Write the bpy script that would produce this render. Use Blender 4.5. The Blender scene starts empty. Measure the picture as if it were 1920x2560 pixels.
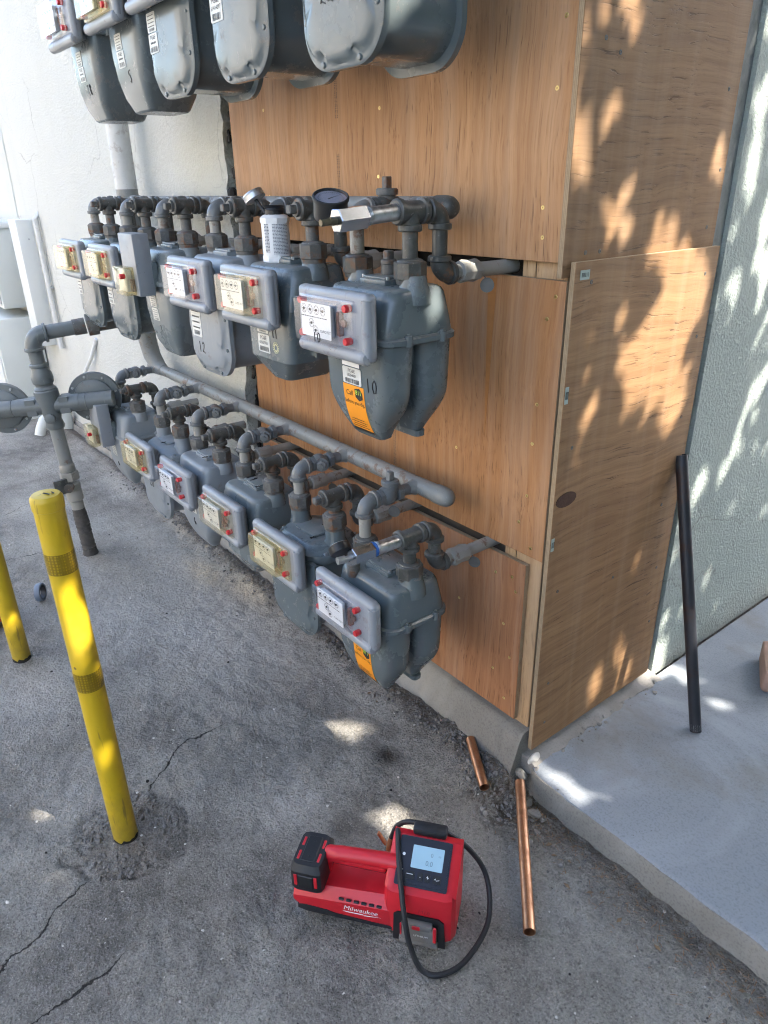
import bpy, bmesh, math, random
import numpy as np
from mathutils import Vector, Matrix
random.seed(7)
R = math.radians
sc = bpy.context.scene
COL = sc.collection

# ------------------------------------------------------------------ camera
cam_d = bpy.data.cameras.new('camera'); cam = bpy.data.objects.new('camera', cam_d); COL.objects.link(cam)
cam_d.sensor_fit = 'VERTICAL'; cam_d.sensor_height = 36.0; cam_d.lens = 36.0*1770/2560
cam_d.clip_start = 0.02; cam_d.clip_end = 400
MX = ((0.61743749, 0.32101045, -0.71813873), (0.78645398, -0.2706689, 0.55518329), (-0.01615818, -0.90757404, -0.41958107))
cam.matrix_world = Matrix(((MX[0][0], -MX[0][1], -MX[0][2], 1.006), (MX[1][0], -MX[1][1], -MX[1][2], -1.289),
                           (MX[2][0], -MX[2][1], -MX[2][2], 1.58), (0, 0, 0, 1)))
sc.camera = cam
sc.render.resolution_x = 768; sc.render.resolution_y = 1024

# ------------------------------------------------------------------ sky, sun, exposure
SUN_AZ, SUN_EL = 27.0, 47.0          # azimuth from +X towards +Y
SV = Vector((math.cos(R(SUN_EL))*math.cos(R(SUN_AZ)), math.cos(R(SUN_EL))*math.sin(R(SUN_AZ)), math.sin(R(SUN_EL))))
w = bpy.data.worlds.new('World'); sc.world = w; w.use_nodes = True
wn = w.node_tree; bg = wn.nodes['Background']
sky = wn.nodes.new('ShaderNodeTexSky'); sky.sky_type = 'NISHITA'; sky.sun_disc = False
sky.sun_elevation = R(SUN_EL); sky.sun_rotation = R(90-SUN_AZ)
sky.air_density = 1.0; sky.dust_density = 4.0; sky.ozone_density = 1.0
wn.links.new(sky.outputs[0], bg.inputs[0]); bg.inputs[1].default_value = 0.15
sd = bpy.data.lights.new('sun', 'SUN'); sd.energy = 2.4; sd.angle = R(0.53); sd.color = (1.0, 0.93, 0.82)
so = bpy.data.objects.new('sun', sd); COL.objects.link(so)
so.rotation_euler = SV.to_track_quat('Z', 'Y').to_euler()
sc.view_settings.view_transform = 'Standard'; sc.view_settings.look = 'None'
sc.view_settings.gamma = 1.0; sc.view_settings.use_curve_mapping = False
sc.view_settings.exposure = 2.95
sc.cycles.adaptive_threshold = .04; sc.cycles.filter_width = 1.1; sc.cycles.max_bounces = 6; sc.cycles.diffuse_bounces = 3; sc.cycles.glossy_bounces = 3; sc.cycles.transparent_max_bounces = 10; sc.cycles.caustics_reflective = False; sc.cycles.caustics_refractive = False

# ------------------------------------------------------------------ node helpers
class NT:
    def __init__(s, name):
        s.m = bpy.data.materials.new(name); s.m.use_nodes = True; s.t = s.m.node_tree
        s.b = s.t.nodes['Principled BSDF']; s.out = s.t.nodes['Material Output']; s._c = None
    def put(s, sock, v):
        if v is None: return
        if isinstance(v, bpy.types.NodeSocket): s.t.links.new(v, sock)
        else:
            if isinstance(v, (tuple, list)) and len(v) == 3 and sock.type == 'RGBA': v = (*v, 1)
            sock.default_value = v
    def n(s, ty, ins=None, **pr):
        nd = s.t.nodes.new('ShaderNode'+ty)
        for k, v in pr.items(): setattr(nd, k, v)
        for k, v in (ins or {}).items(): s.put(nd.inputs[k], v)
        return nd
    def coord(s):
        if s._c is None: s._c = s.n('TexCoord').outputs['Object']
        return s._c
    def rand(s): return s.n('ObjectInfo').outputs['Random']
    def mapc(s, scale=(1,1,1), loc=(0,0,0), rot=(0,0,0), vec=None):
        return s.n('Mapping', {'Vector': vec or s.coord(), 'Scale': scale, 'Location': loc, 'Rotation': rot}).outputs[0]
    def noise(s, scale, detail=4, rough=.55, vec=None, dist=0):
        return s.n('TexNoise', {'Vector': vec or s.coord(), 'Scale': scale, 'Detail': detail, 'Roughness': rough, 'Distortion': dist}).outputs['Fac']
    def voro(s, scale, vec=None, feature='F1', out='Distance', rnd=1):
        return s.n('TexVoronoi', {'Vector': vec or s.coord(), 'Scale': scale, 'Randomness': rnd}, feature=feature).outputs[out]
    def ramp(s, fac, *st, interp='LINEAR'):
        nd = s.n('ValToRGB', {'Fac': fac}); cr = nd.color_ramp; cr.interpolation = interp
        while len(cr.elements) < len(st): cr.elements.new(.5)
        for e, (p, c) in zip(cr.elements, st):
            e.position = p; e.color = (c, c, c, 1) if isinstance(c, (int, float)) else (*c[:3], 1)
        return nd.outputs[0]
    def mix(s, f, a, b, mode='MIX'):
        nd = s.n('Mix', data_type='RGBA', blend_type=mode)
        s.put(nd.inputs[0], f); s.put(nd.inputs[6], a); s.put(nd.inputs[7], b); return nd.outputs[2]
    def math(s, op, a, b=None, c=None):
        nd = s.n('Math', operation=op); s.put(nd.inputs[0], a)
        if b is not None: s.put(nd.inputs[1], b)
        if c is not None: s.put(nd.inputs[2], c)
        return nd.outputs[0]
    def bump(s, h, strength=.3, dist=.01, nrm=None):
        nd = s.n('Bump', {'Height': h, 'Strength': strength, 'Distance': dist}); s.put(nd.inputs['Normal'], nrm); return nd.outputs[0]
    def attr(s, name): return s.n('Attribute', attribute_name=name).outputs['Fac']
    def fin(s, col=None, rough=None, metal=None, nrm=None, spec=None, coat=None):
        for k, v in (('Base Color', col), ('Roughness', rough), ('Metallic', metal), ('Normal', nrm), ('Specular IOR Level', spec), ('Coat Weight', coat)):
            s.put(s.b.inputs[k], v)
        return s.m

def plain(name, col, rough=.5, metal=0, var=.15, nscale=60, bump=0.0):
    t = NT(name); f = t.noise(nscale, 4)
    c = t.mix(f, tuple(x*(1-var) for x in col), tuple(min(1, x*(1+var)) for x in col))
    n = t.bump(t.noise(nscale*3, 3), bump, .002) if bump else None
    return t.fin(c, rough, metal, n)

def paint(name, col, rough=.38, rust=.5, dust=.25, smooth=False):
    """grey enamel on cast or pipe metal: faded, dusty and rust-speckled"""
    t = NT(name); r = t.rand()
    v = t.n('Mapping', {'Vector': t.coord()}); comb = t.n('CombineXYZ', {0: t.math('MULTIPLY', r, 7.0), 1: r, 2: t.math('MULTIPLY', r, 3.0)})
    t.t.links.new(comb.outputs[0], v.inputs['Location']); v = v.outputs[0]
    big = t.noise(7, 4, .6, v); vr = .08 if smooth else .18; c = t.mix(big, tuple(x*(1-vr) for x in col), tuple(x*(1+vr) for x in col))
    d = t.ramp(t.noise(5 if smooth else 35, 6, .65, v), (.48, 0), (.72, 1))
    c = t.mix(t.math('MULTIPLY', d, dust), c, (.33, .32, .29))
    sp = t.ramp(t.noise(120, 3, .5, v), (.66, 0), (.72, 1)); c = t.mix(t.math('MULTIPLY', sp, .03 if smooth else .25), c, (.5, .5, .47))
    ru = t.ramp(t.math('ADD', t.noise(26, 6, .7, v), t.math('MULTIPLY', r, .09)), (.66-.1*rust, 0), (.72-.04*rust, 1))
    c = t.mix(t.math('MULTIPLY', ru, min(1, .25+rust)), c, t.mix(t.noise(80, 3, .5, v), (.11, .045, .022), (.2, .1, .05)))
    rg = t.math('ADD', t.math('MULTIPLY', t.math('MAXIMUM', d, ru), .22), rough)
    up = t.n('SeparateXYZ', {0: t.n('NewGeometry').outputs['Normal']}).outputs[2]; du = t.math('MULTIPLY', t.ramp(up, (.6, 0), (.95, 1)), t.ramp(t.noise(22, 5, .7, v), (.36, .1), (.66, 1)))
    c = t.mix(t.math('MULTIPLY', du, .42 if smooth else .22), c, (.34, .335, .31)); rg = t.math('ADD', rg, t.math('MULTIPLY', du, .3))
    if smooth:   # drips, scratches and small chips in the enamel
        sk = t.ramp(t.noise(1, 4, .65, t.mapc((70, 70, 7), vec=v)), (.64, 0), (.7, 1)); c = t.mix(t.math('MULTIPLY', sk, .22), c, (.36, .36, .33))
        ch = t.ramp(t.voro(38, v), (.03, 1), (.045, 0)); c = t.mix(t.math('MULTIPLY', ch, .7), c, (.06, .045, .035))
    n = t.bump(t.noise(260 if smooth else 140, 2, .6, v), .05 if smooth else .14, .001)
    return t.fin(c, rg, 0, n, .5)

MAT = {}
MAT['meter_dark'] = paint('meter_paint_dark', (.115, .14, .147), .19, .0, .1, True)
MAT['meter_mid'] = paint('meter_paint_grey', (.145, .172, .18), .23, .0, .12, True)
MAT['meter_pale'] = paint('meter_paint_pale', (.235, .262, .282), .28, .0, .15, True)
MAT['plate'] = paint('index_housing_paint', (.28, .3, .325), .3, .0, .08, True)
MAT['pipe'] = paint('pipe_paint', (.062, .064, .059), .36, .5, .25)
MAT['pipe_light'] = paint('manifold_paint', (.235, .245, .238), .4, .4, .4)
MAT['pipe_elbow'] = paint('elbow_paint', (.145, .155, .158), .32, .25, .25)
MAT['nut'] = paint('rusty_nut', (.095, .095, .09), .5, .75, .35)
MAT['stub'] = paint('weathered_stub', (.3, .29, .26), .55, .5, .6)
MAT['riser_paint'] = paint('riser_paint', (.6, .61, .6), .42, .05, .2)
MAT['regulator'] = paint('regulator_paint', (.13, .15, .155), .34, .0, .15, True)

def mk_galv():
    t = NT('galvanised_steel'); v = t.voro(55)
    c = t.mix(v, (.62, .64, .65), (.45, .47, .48)); c = t.mix(t.ramp(t.noise(30, 5), (.5, 0), (.7, 1)), c, (.2, .19, .17))
    return t.fin(c, .38, .85, t.bump(t.noise(90), .15, .002))
MAT['galv'] = mk_galv()
MAT['chrome'] = plain('chromed_brass', (.4, .42, .44), .22, 1, .25, 25)
MAT['screw'] = plain('yellow_zinc', (.75, .58, .25), .35, .9, .1, 90)
MAT['bolt'] = plain('zinc_bolt', (.42, .44, .45), .4, .8, .2, 90)
MAT['black'] = plain('black_plastic', (.012, .013, .015), .45, 0, .3, 40, .05)
MAT['rubber'] = plain('black_rubber', (.014, .015, .018), .55, 0, .3, 60, .1)
MAT['red_plug'] = plain('red_seal_plug', (.62, .03, .035), .35, 0, .1)
MAT['card'] = plain('white_card', (.78, .78, .76), .5, 0, .04)
MAT['ink'] = plain('black_ink', (.012, .012, .014), .6, 0, .1)
MAT['label_white'] = plain('aluminium_label', (.66, .66, .62), .42, 0, .08, 40)
MAT['label_blue'] = plain('label_blue', (.025, .045, .16), .45, 0, .1)
MAT['orange'] = plain('orange_sticker', (.9, .32, .012), .42, 0, .05, 30)
MAT['lime'] = plain('lime_print', (.62, .8, .06), .45, 0, .03)
MAT['white'] = plain('white_print', (.82, .82, .82), .45, 0, .03)
MAT['cream'] = plain('cream_stamp', (.62, .6, .38), .6, 0, .1)
MAT['tag'] = plain('dull_metal_tag', (.13, .13, .125), .5, .4, .25, 60)
MAT['mech'] = plain('counter_mechanism', (.62, .63, .63), .45, .1, .1)
MAT['brown_part'] = plain('dark_counter', (.13, .06, .045), .5, 0, .2)

def clear(name, tint, refl=.12, diff=.0, dcol=(.8, .8, .8)):
    t = NT(name); tr = t.n('BsdfTransparent', {'Color': tint}); gl = t.n('BsdfGlossy', {'Color': (1, 1, 1), 'Roughness': .06})
    f = t.n('Fresnel', {'IOR': 1.5}).outputs[0]
    bf = t.n('NewGeometry').outputs['Backfacing']; m1 = t.n('MixShader', {0: t.math('MULTIPLY', t.math('ADD', f, refl*.3), t.math('SUBTRACT', 1.0, bf)), 1: tr.outputs[0], 2: gl.outputs[0]})
    df = t.n('BsdfDiffuse', {'Color': dcol}); tl = t.n('BsdfTranslucent', {'Color': dcol})
    ad = t.n('MixShader', {0: .4, 1: df.outputs[0], 2: tl.outputs[0]})
    sm = t.math('MULTIPLY', t.ramp(t.noise(25, 4), (.3, .6), (.75, 1.3)), diff)
    m2 = t.n('MixShader', {0: sm, 1: m1.outputs[0], 2: ad.outputs[0]})
    t.t.links.new(m2.outputs[0], t.out.inputs[0]); return t.m
MAT['clear'] = clear('clear_polycarbonate', (.97, .97, .985), .12, .03, (.8, .8, .85))
MAT['yellowed'] = clear('yellowed_polycarbonate', (.97, .92, .76), .2, .22, (.9, .8, .5))  # aged yellow; diffuse colour also lightened to stand for sky glare
MAT['hazed'] = clear('lightly_yellowed_polycarbonate', (.97, .94, .86), .15, .14, (.88, .82, .65))

def ply(name, ca, cb, dark, axis='z', seed=0.0, thick='y', ringk=.2, wash=.2):
    t = NT(name)
    st = {'z': (70, 70, 1.4), 'y': (30, 1.5, 30)}[axis]; st2 = {'z': (9, 9, .55), 'y': (8, .6, 8)}[axis]; st3 = {'z': (230, 230, 6), 'y': (160, 5, 160)}[axis]
    base = t.mapc(loc=(seed, seed*1.7, seed*.6))
    warp = t.n('TexNoise', {'Vector': base, 'Scale': 2.2, 'Detail': 3}).outputs['Color']
    v = t.n('VectorMath', {0: base, 1: t.n('VectorMath', {0: warp, 'Scale': .09}, operation='SCALE').outputs[0]}, operation='ADD').outputs[0]
    g1 = t.noise(1, 5, .6, t.mapc(st, vec=v)); g2 = t.noise(1, 3, .5, t.mapc(st2, vec=v)); g3 = t.noise(1, 3, .6, t.mapc(st3, vec=v))
    cz = {'z': (7, 7, .8), 'y': (6, .8, 6)}[axis]
    ring = t.n('TexWave', {'Vector': t.mapc(cz, vec=v), 'Scale': 1.3, 'Distortion': 7.5, 'Detail': 2.5, 'Detail Scale': .7, 'Detail Roughness': .55}, wave_type='BANDS', bands_direction='X' if axis == 'z' else 'Z').outputs['Fac']
    tone = t.noise(1.4, 4, .55, base); c = t.mix(t.ramp(tone, (.3, 0), (.7, 1)), ca, cb)
    c = t.mix(t.math('MULTIPLY', t.ramp(ring, (.5, 0), (.95, 1)), ringk), c, dark)
    c = t.mix(t.math('MULTIPLY', t.ramp(g1, (.38, 1), (.62, 0)), .3), c, dark)
    c = t.mix(t.math('MULTIPLY', t.ramp(g2, (.35, 1), (.6, 0)), .18), c, dark)
    c = t.mix(t.math('MULTIPLY', t.ramp(g3, (.36, 1), (.55, 0)), .36), c, dark)
    chk = t.ramp(g3, (.32, 1), (.39, 0)); chk = t.math('MULTIPLY', chk, t.ramp(t.noise(2.6, 3, .5, base), (.38, 0), (.58, 1)))
    c = t.mix(t.math('MULTIPLY', chk, .65), c, tuple(x*.3 for x in dark))
    blot = t.ramp(t.noise(3, 5, .6, base), (.54, 0), (.72, 1)); c = t.mix(t.math('MULTIPLY', blot, .22), c, tuple(x*.75 for x in dark))
    wl = t.ramp(t.noise(1, 4, .6, t.mapc((14, 14, .7), vec=base)), (.47, 0), (.66, 1)); c = t.mix(t.math('MULTIPLY', wl, wash), c, (.6, .48, .36)); ws = t.ramp(t.noise(1, 4, .6, t.mapc((5, 5, .35), loc=(3, 1, 0), vec=base)), (.6, 0), (.68, 1)); c = t.mix(t.math('MULTIPLY', ws, .3), c, tuple(x*.8 for x in dark))
    # ply layers on the cut edges
    gn = t.n('NewGeometry').outputs['Normal']; sx = t.n('SeparateXYZ', {0: gn}); face = t.math('ABSOLUTE', sx.outputs[{'y': 1, 'x': 0}[thick]])
    sp = t.n('SeparateXYZ', {0: t.coord()}).outputs[{'y': 1, 'x': 0}[thick]]
    lay = t.ramp(t.math('FRACT', t.math('ADD', t.math('MULTIPLY', sp, 260), .2)), (.0, .25), (.18, 1), (.5, .8), (.62, .35), (.9, .9))
    ec = t.mix(t.noise(90, 3), (.36, .25, .15), (.52, .4, .26)); ec = t.mix(.75, ec, lay, 'MULTIPLY')
    edge = t.ramp(face, (.4, 1), (.6, 0))
    c = t.mix(edge, c, ec)
    h = t.math('ADD', t.math('MULTIPLY', g1, .6), t.math('SUBTRACT', t.math('MULTIPLY', g3, .5), chk))
    return t.fin(c, t.math('ADD', .55, t.math('MULTIPLY', g1, .2)), 0, t.bump(h, .45, .002), .3)
MAT['ply_up'] = ply('plywood_upper', (.48, .262, .122), (.54, .325, .175), (.3, .14, .06), 'z', 0)
MAT['ply_mid'] = ply('plywood_middle', (.45, .222, .092), (.5, .27, .128), (.27, .112, .042), 'z', 3.7)
MAT['ply_low'] = ply('plywood_lower', (.43, .195, .086), (.48, .24, .118), (.26, .1, .042), 'z', 8.1)
MAT['ply_side'] = ply('plywood_side', (.29, .165, .078), (.35, .21, .105), (.17, .085, .038), 'y', 5.3, 'x', .3, .1)  # side sheets: older wood, darkened further to stand for shade on that face
MAT['ply_side_up'] = ply('plywood_side_upper', (.26, .15, .072), (.31, .185, .095), (.15, .078, .036), 'y', 11.3, 'x', .22, .1)
MAT['lumber'] = ply('fir_lumber', (.52, .33, .17), (.6, .42, .24), (.36, .2, .09), 'z', 21)

def stucco(name, ca, cb, stain=None):
    t = NT(name); b = t.noise(95, 4, .6); b2 = t.noise(26, 4, .6); c = t.mix(t.noise(2.2, 5, .6), ca, cb)
    pit = t.ramp(t.noise(140, 2, .5), (.3, 1), (.36, 0)); c = t.mix(t.math('MULTIPLY', pit, .35), c, (.3, .3, .28))
    gr = t.ramp(t.noise(1, 5, .65, t.mapc((3.5, 3.5, .9))), (.55, 0), (.8, 1)); c = t.mix(t.math('MULTIPLY', gr, .22), c, (.45, .44, .38))
    if stain:
        p = t.n('SeparateXYZ', {0: t.coord()}); a = t.math('ABSOLUTE', t.math('SUBTRACT', p.outputs[0], stain))
        s1 = t.ramp(t.math('ADD', a, t.math('MULTIPLY', t.noise(3, 4), .3)), (.1, 1), (.42, 0))
        c = t.mix(t.math('MULTIPLY', s1, .3), c, (.66, .58, .34))
    ck = t.ramp(t.voro(1.7, t.mapc(vec=t.n('VectorMath', {0: t.coord(), 1: t.n('VectorMath', {0: t.n('TexNoise', {'Vector': t.coord(), 'Scale': 5.0, 'Detail': 4}).outputs['Color'], 'Scale': .22}, operation='SCALE').outputs[0]}, operation='ADD').outputs[0]), 'DISTANCE_TO_EDGE'), (.0, 1), (.006, 0))
    ck = t.math('MULTIPLY', ck, t.ramp(t.noise(1.3, 2), (.5, 0), (.6, 1))); c = t.mix(t.math('MULTIPLY', ck, .55), c, (.2, .19, .17))
    zz = t.n('SeparateXYZ', {0: t.coord()}).outputs[2]; sp = t.ramp(t.math('ADD', zz, t.math('MULTIPLY', t.noise(9, 4), .25)), (.1, 1), (.3, 0)); c = t.mix(t.math('MULTIPLY', sp, .4), c, (.3, .27, .22))
    return t.fin(c, .8, 0, t.bump(t.math('ADD', b, t.math('MULTIPLY', b2, .7)), 1.0, .009), .2)
MAT['stucco_white'] = stucco('white_stucco', (.57, .57, .52), (.65, .65, .605), -1.75)
MAT['stucco_green'] = stucco('pale_green_stucco', (.36, .415, .385), (.43, .48, .45))
MAT['cut_edge'] = plain('stucco_cut_edge', (.2, .215, .215), .85, 0, .35, 40, .4)
MAT['tar'] = plain('torn_tar_paper', (.018, .016, .015), .8, 0, .5, 50, .5)
MAT['cabinet'] = plain('cabinet_enamel', (.58, .61, .59), .42, 0, .05, 5)
MAT['cabinet_trim'] = plain('white_trim', (.66, .68, .67), .45, 0, .06, 7)

def mk_concrete(name, ca, cb, blue=False):
    t = NT(name); a = t.noise(4, 6, .65); b = t.noise(170, 3, .6); c = t.mix(a, ca, cb)
    c = t.mix(t.math('MULTIPLY', t.ramp(b, (.35, 1), (.5, 0)), .35), c, tuple(x*.55 for x in ca))
    pit = t.ramp(t.voro(60), (.05, 1), (.11, 0)); pit = t.math('MULTIPLY', pit, t.ramp(t.noise(9), (.5, 0), (.6, 1)))
    c = t.mix(t.math('MULTIPLY', pit, .8), c, (.07, .065, .06))
    wsh = t.ramp(t.noise(1.6, 5, .6, dist=1.0), (.46, 0), (.6, 1)); c = t.mix(t.math('MULTIPLY', wsh, .6), c, tuple(min(1, x*1.28) for x in cb))
    br = t.ramp(t.noise(2.3, 5, .65, t.mapc(loc=(4, 2, 0))), (.55, 0), (.7, 1)); c = t.mix(t.math('MULTIPLY', br, .6), c, (.2, .18, .145))
    hh = t.math('SUBTRACT', t.math('MULTIPLY', b, .5), pit)
    return t.fin(c, .82, 0, t.bump(hh, .4, .003, t.bump(t.noise(22, 5), .25, .006)), .25)
MAT['slab'] = mk_concrete('walkway_concrete', (.22, .245, .278), (.31, .335, .365))
MAT['patch'] = mk_concrete('patch_concrete', (.19, .195, .195), (.25, .25, .245))
MAT['footing'] = mk_concrete('footing_concrete', (.17, .158, .14), (.32, .303, .272))
MAT['chunk'] = mk_concrete('broken_concrete', (.2, .19, .175), (.33, .31, .285))

def mk_asphalt():
    t = NT('worn_asphalt'); co = t.coord()
    agg = t.voro(230); agg2 = t.noise(210, 2, .6); big = t.noise(1.9, 4, .65); mid = t.noise(16, 5, .68); fine = t.noise(85, 4, .72)
    c = t.mix(t.ramp(big, (.36, 0), (.62, 1)), (.17, .16, .143), (.4, .382, .34)); st_ = t.noise(4.6, 5, .62, t.mapc(loc=(3, 7, 0))); c = t.mix(t.math('MULTIPLY', t.ramp(st_, (.3, 1), (.44, 0)), .4), c, (.08, .074, .07)); c = t.mix(t.math('MULTIPLY', t.ramp(st_, (.56, 0), (.68, 1)), .5), c, (.42, .4, .37))
    c = t.mix(t.math('MULTIPLY', t.ramp(mid, (.44, 0), (.66, 1)), .35), c, (.42, .395, .365))
    c = t.mix(t.math('MULTIPLY', t.ramp(mid, (.3, 1), (.46, 0)), .2), c, (.09, .083, .078))
    c = t.mix(t.math('MULTIPLY', t.ramp(fine, (.36, 1), (.5, 0)), .4), c, (.05, .047, .045))
    c = t.mix(t.ramp(agg2, (.56, 0), (.72, .55)), c, (.55, .52, .48))
    c = t.mix(t.math('MULTIPLY', t.ramp(agg2, (.3, 1), (.43, 0)), .5), c, (.035, .033, .032))
    pat = t.math('MULTIPLY', t.attr('patch'), t.ramp(fine, (.34, 1), (.6, .15))); c = t.mix(t.math('MULTIPLY', pat, .8), c, (.05, .046, .043))
    fl = t.ramp(t.voro(34), (.035, 1), (.05, 0)); c = t.mix(t.math('MULTIPLY', fl, .8), c, (.55, .54, .5))
    dust = t.math('MULTIPLY', t.attr('dust'), t.ramp(t.noise(60, 5, .7), (.3, .25), (.6, 1))); c = t.mix(dust, c, (.58, .56, .52))
    sand = t.math('MULTIPLY', t.attr('sand'), t.ramp(t.noise(30, 5, .7), (.3, .2), (.55, 1))); c = t.mix(sand, c, (.62, .53, .4))
    dirt = t.math('MULTIPLY', t.attr('dirt'), t.ramp(t.noise(45, 5, .75), (.34, 0), (.6, 1))); c = t.mix(dirt, c, (.13, .1, .075))
    wet = t.math('MULTIPLY', t.attr('stain'), t.ramp(t.noise(40, 4, .7), (.3, 0), (.42, 1))); c = t.mix(wet, c, (.025, .02, .017))
    crk = None; jit = t.math('MULTIPLY', t.math('SUBTRACT', t.noise(30, 3, .7), .5), .03); wj = t.math('MULTIPLY', t.ramp(t.noise(11, 1), (.3, .35), (.7, 1.4)), .0042)
    for i in range(5):
        d = t.math('ABSOLUTE', t.math('ADD', t.attr('crack%d' % i), jit))
        wd = t.math('MULTIPLY', t.attr('cmask%d' % i), wj)
        k = t.math('MAXIMUM', t.math('SUBTRACT', 1.0, t.math('DIVIDE', d, t.math('ADD', wd, .00001))), 0.0)
        crk = k if crk is None else t.math('MAXIMUM', crk, k)
    crk = t.math('MINIMUM', t.math('MULTIPLY', crk, 2.0), 1.0)
    c = t.mix(t.math('MULTIPLY', crk, .9), c, (.012, .011, .01))
    h = t.math('ADD', t.math('MULTIPLY', t.math('SUBTRACT', 1.0, agg), .5), t.math('MULTIPLY', agg2, .6))
    n1 = t.bump(mid, .8, .02); n2 = t.bump(fine, 1.0, .017, n1); n3 = t.bump(h, .7, .004, n2); n4 = t.bump(t.math('MULTIPLY', crk, -1.0), 1.0, .006, n3)
    return t.fin(c, .8, 0, n4, .3)
MAT['asphalt'] = mk_asphalt()

def mk_yellow():
    t = NT('bollard_yellow'); v = t.noise(6, 5, .6); c = t.mix(v, (.56, .37, .01), (.63, .44, .016))
    sc_ = t.ramp(t.noise(1, 4, .6, t.mapc((60, 60, 5))), (.62, 0), (.68, 1)); c = t.mix(t.math('MULTIPLY', sc_, .75), c, (.2, .13, .03)); fd = t.ramp(t.noise(3.5, 4, .6), (.5, 0), (.7, 1)); c = t.mix(t.math('MULTIPLY', fd, .3), c, (.62, .5, .12))
    d = t.ramp(t.noise(22, 5, .7), (.62, 0), (.72, 1)); c = t.mix(t.math('MULTIPLY', d, .35), c, (.25, .2, .06))
    zz = t.n('SeparateXYZ', {0: t.coord()}).outputs[2]; lo = t.ramp(t.math('ADD', zz, t.math('MULTIPLY', t.noise(30, 4, .7), .3)), (.14, 1), (.36, 0)); c = t.mix(t.math('MULTIPLY', lo, .55), c, (.2, .15, .04))
    ch = t.ramp(t.voro(17), (.06, 1), (.085, 0)); ch = t.math('MULTIPLY', ch, t.ramp(t.noise(6), (.5, 0), (.6, 1))); c = t.mix(t.math('MULTIPLY', ch, .8), c, (.08, .06, .04))
    return t.fin(c, t.math('ADD', .44, t.math('MULTIPLY', d, .25)), 0, t.bump(t.noise(40, 4), .15, .004), .5)
MAT['yellow'] = mk_yellow()
def mk_band():
    t = NT('reflective_yellow_band'); w1 = t.voro(180, t.mapc((1, 1, .8)), rnd=.15); k = t.ramp(w1, (.25, 0), (.5, 1))
    return t.fin(t.mix(k, (.36, .24, .006), (.22, .145, .006)), .3, 0, t.bump(w1, .3, .002))
MAT['band'] = mk_band()
def mk_copper():
    t = NT('copper_tube'); v = t.noise(1, 4, .6, t.mapc((50, 50, 6))); c = t.mix(v, (.5, .23, .12), (.66, .36, .21))
    o = t.ramp(t.noise(14, 5, .65), (.5, 0), (.7, 1)); c = t.mix(t.math('MULTIPLY', o, .6), c, (.22, .085, .04))
    return t.fin(c, t.math('ADD', .36, t.math('MULTIPLY', o, .25)), .9)
MAT['copper'] = mk_copper()
def mk_blackpipe():
    t = NT('black_iron_pipe'); v = t.noise(1, 4, .6, t.mapc((22, 22, 5))); c = t.mix(v, (.018, .02, .026), (.05, .052, .062))
    r = t.ramp(t.noise(12, 5, .65), (.54, 0), (.68, 1)); c = t.mix(t.math('MULTIPLY', r, .6), c, (.06, .03, .02))
    return t.fin(c, t.math('ADD', .3, t.math('MULTIPLY', v, .25)), .35, t.bump(t.noise(60), .1, .002))
MAT['black_pipe'] = mk_blackpipe()
MAT['tool_red'] = plain('red_tool_plastic', (.56, .014, .026), .4, 0, .12, 30, .06)
MAT['tool_black'] = plain('black_tool_plastic', (.014, .015, .018), .5, 0, .3, 60, .15)
MAT['tool_panel'] = plain('navy_panel', (.013, .016, .03), .4, 0, .1)
MAT['tool_grey'] = plain('dusty_battery', (.17, .16, .15), .6, 0, .45, 25, .2)
MAT['brick'] = plain('pink_brick', (.42, .27, .21), .85, 0, .25, 30, .5)
MAT['stone'] = plain('grit', (.17, .16, .15), .85, 0, .55, 9, .3)
MAT['pale_chip'] = plain('pale_chip', (.6, .58, .54), .8, 0, .25, 9)
MAT['straw'] = plain('dry_needles', (.3, .16, .07), .8, 0, .4, 9)
MAT['leaf'] = plain('leaf_green', (.05, .1, .025), .5, 0, .4, 3)
MAT['bark'] = plain('bark', (.11, .085, .06), .9, 0, .4, 20, .6)
MAT['roof'] = plain('roof_membrane', (.3, .3, .29), .8, 0, .1, 3)
MAT['bounce_wall'] = plain('warm_bounce_render', (.74, .68, .58), .85, 0, .06, 3)
MAT['plaster_patch'] = plain('old_mortar', (.3, .27, .22), .9, 0, .35, 30, .5)

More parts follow.
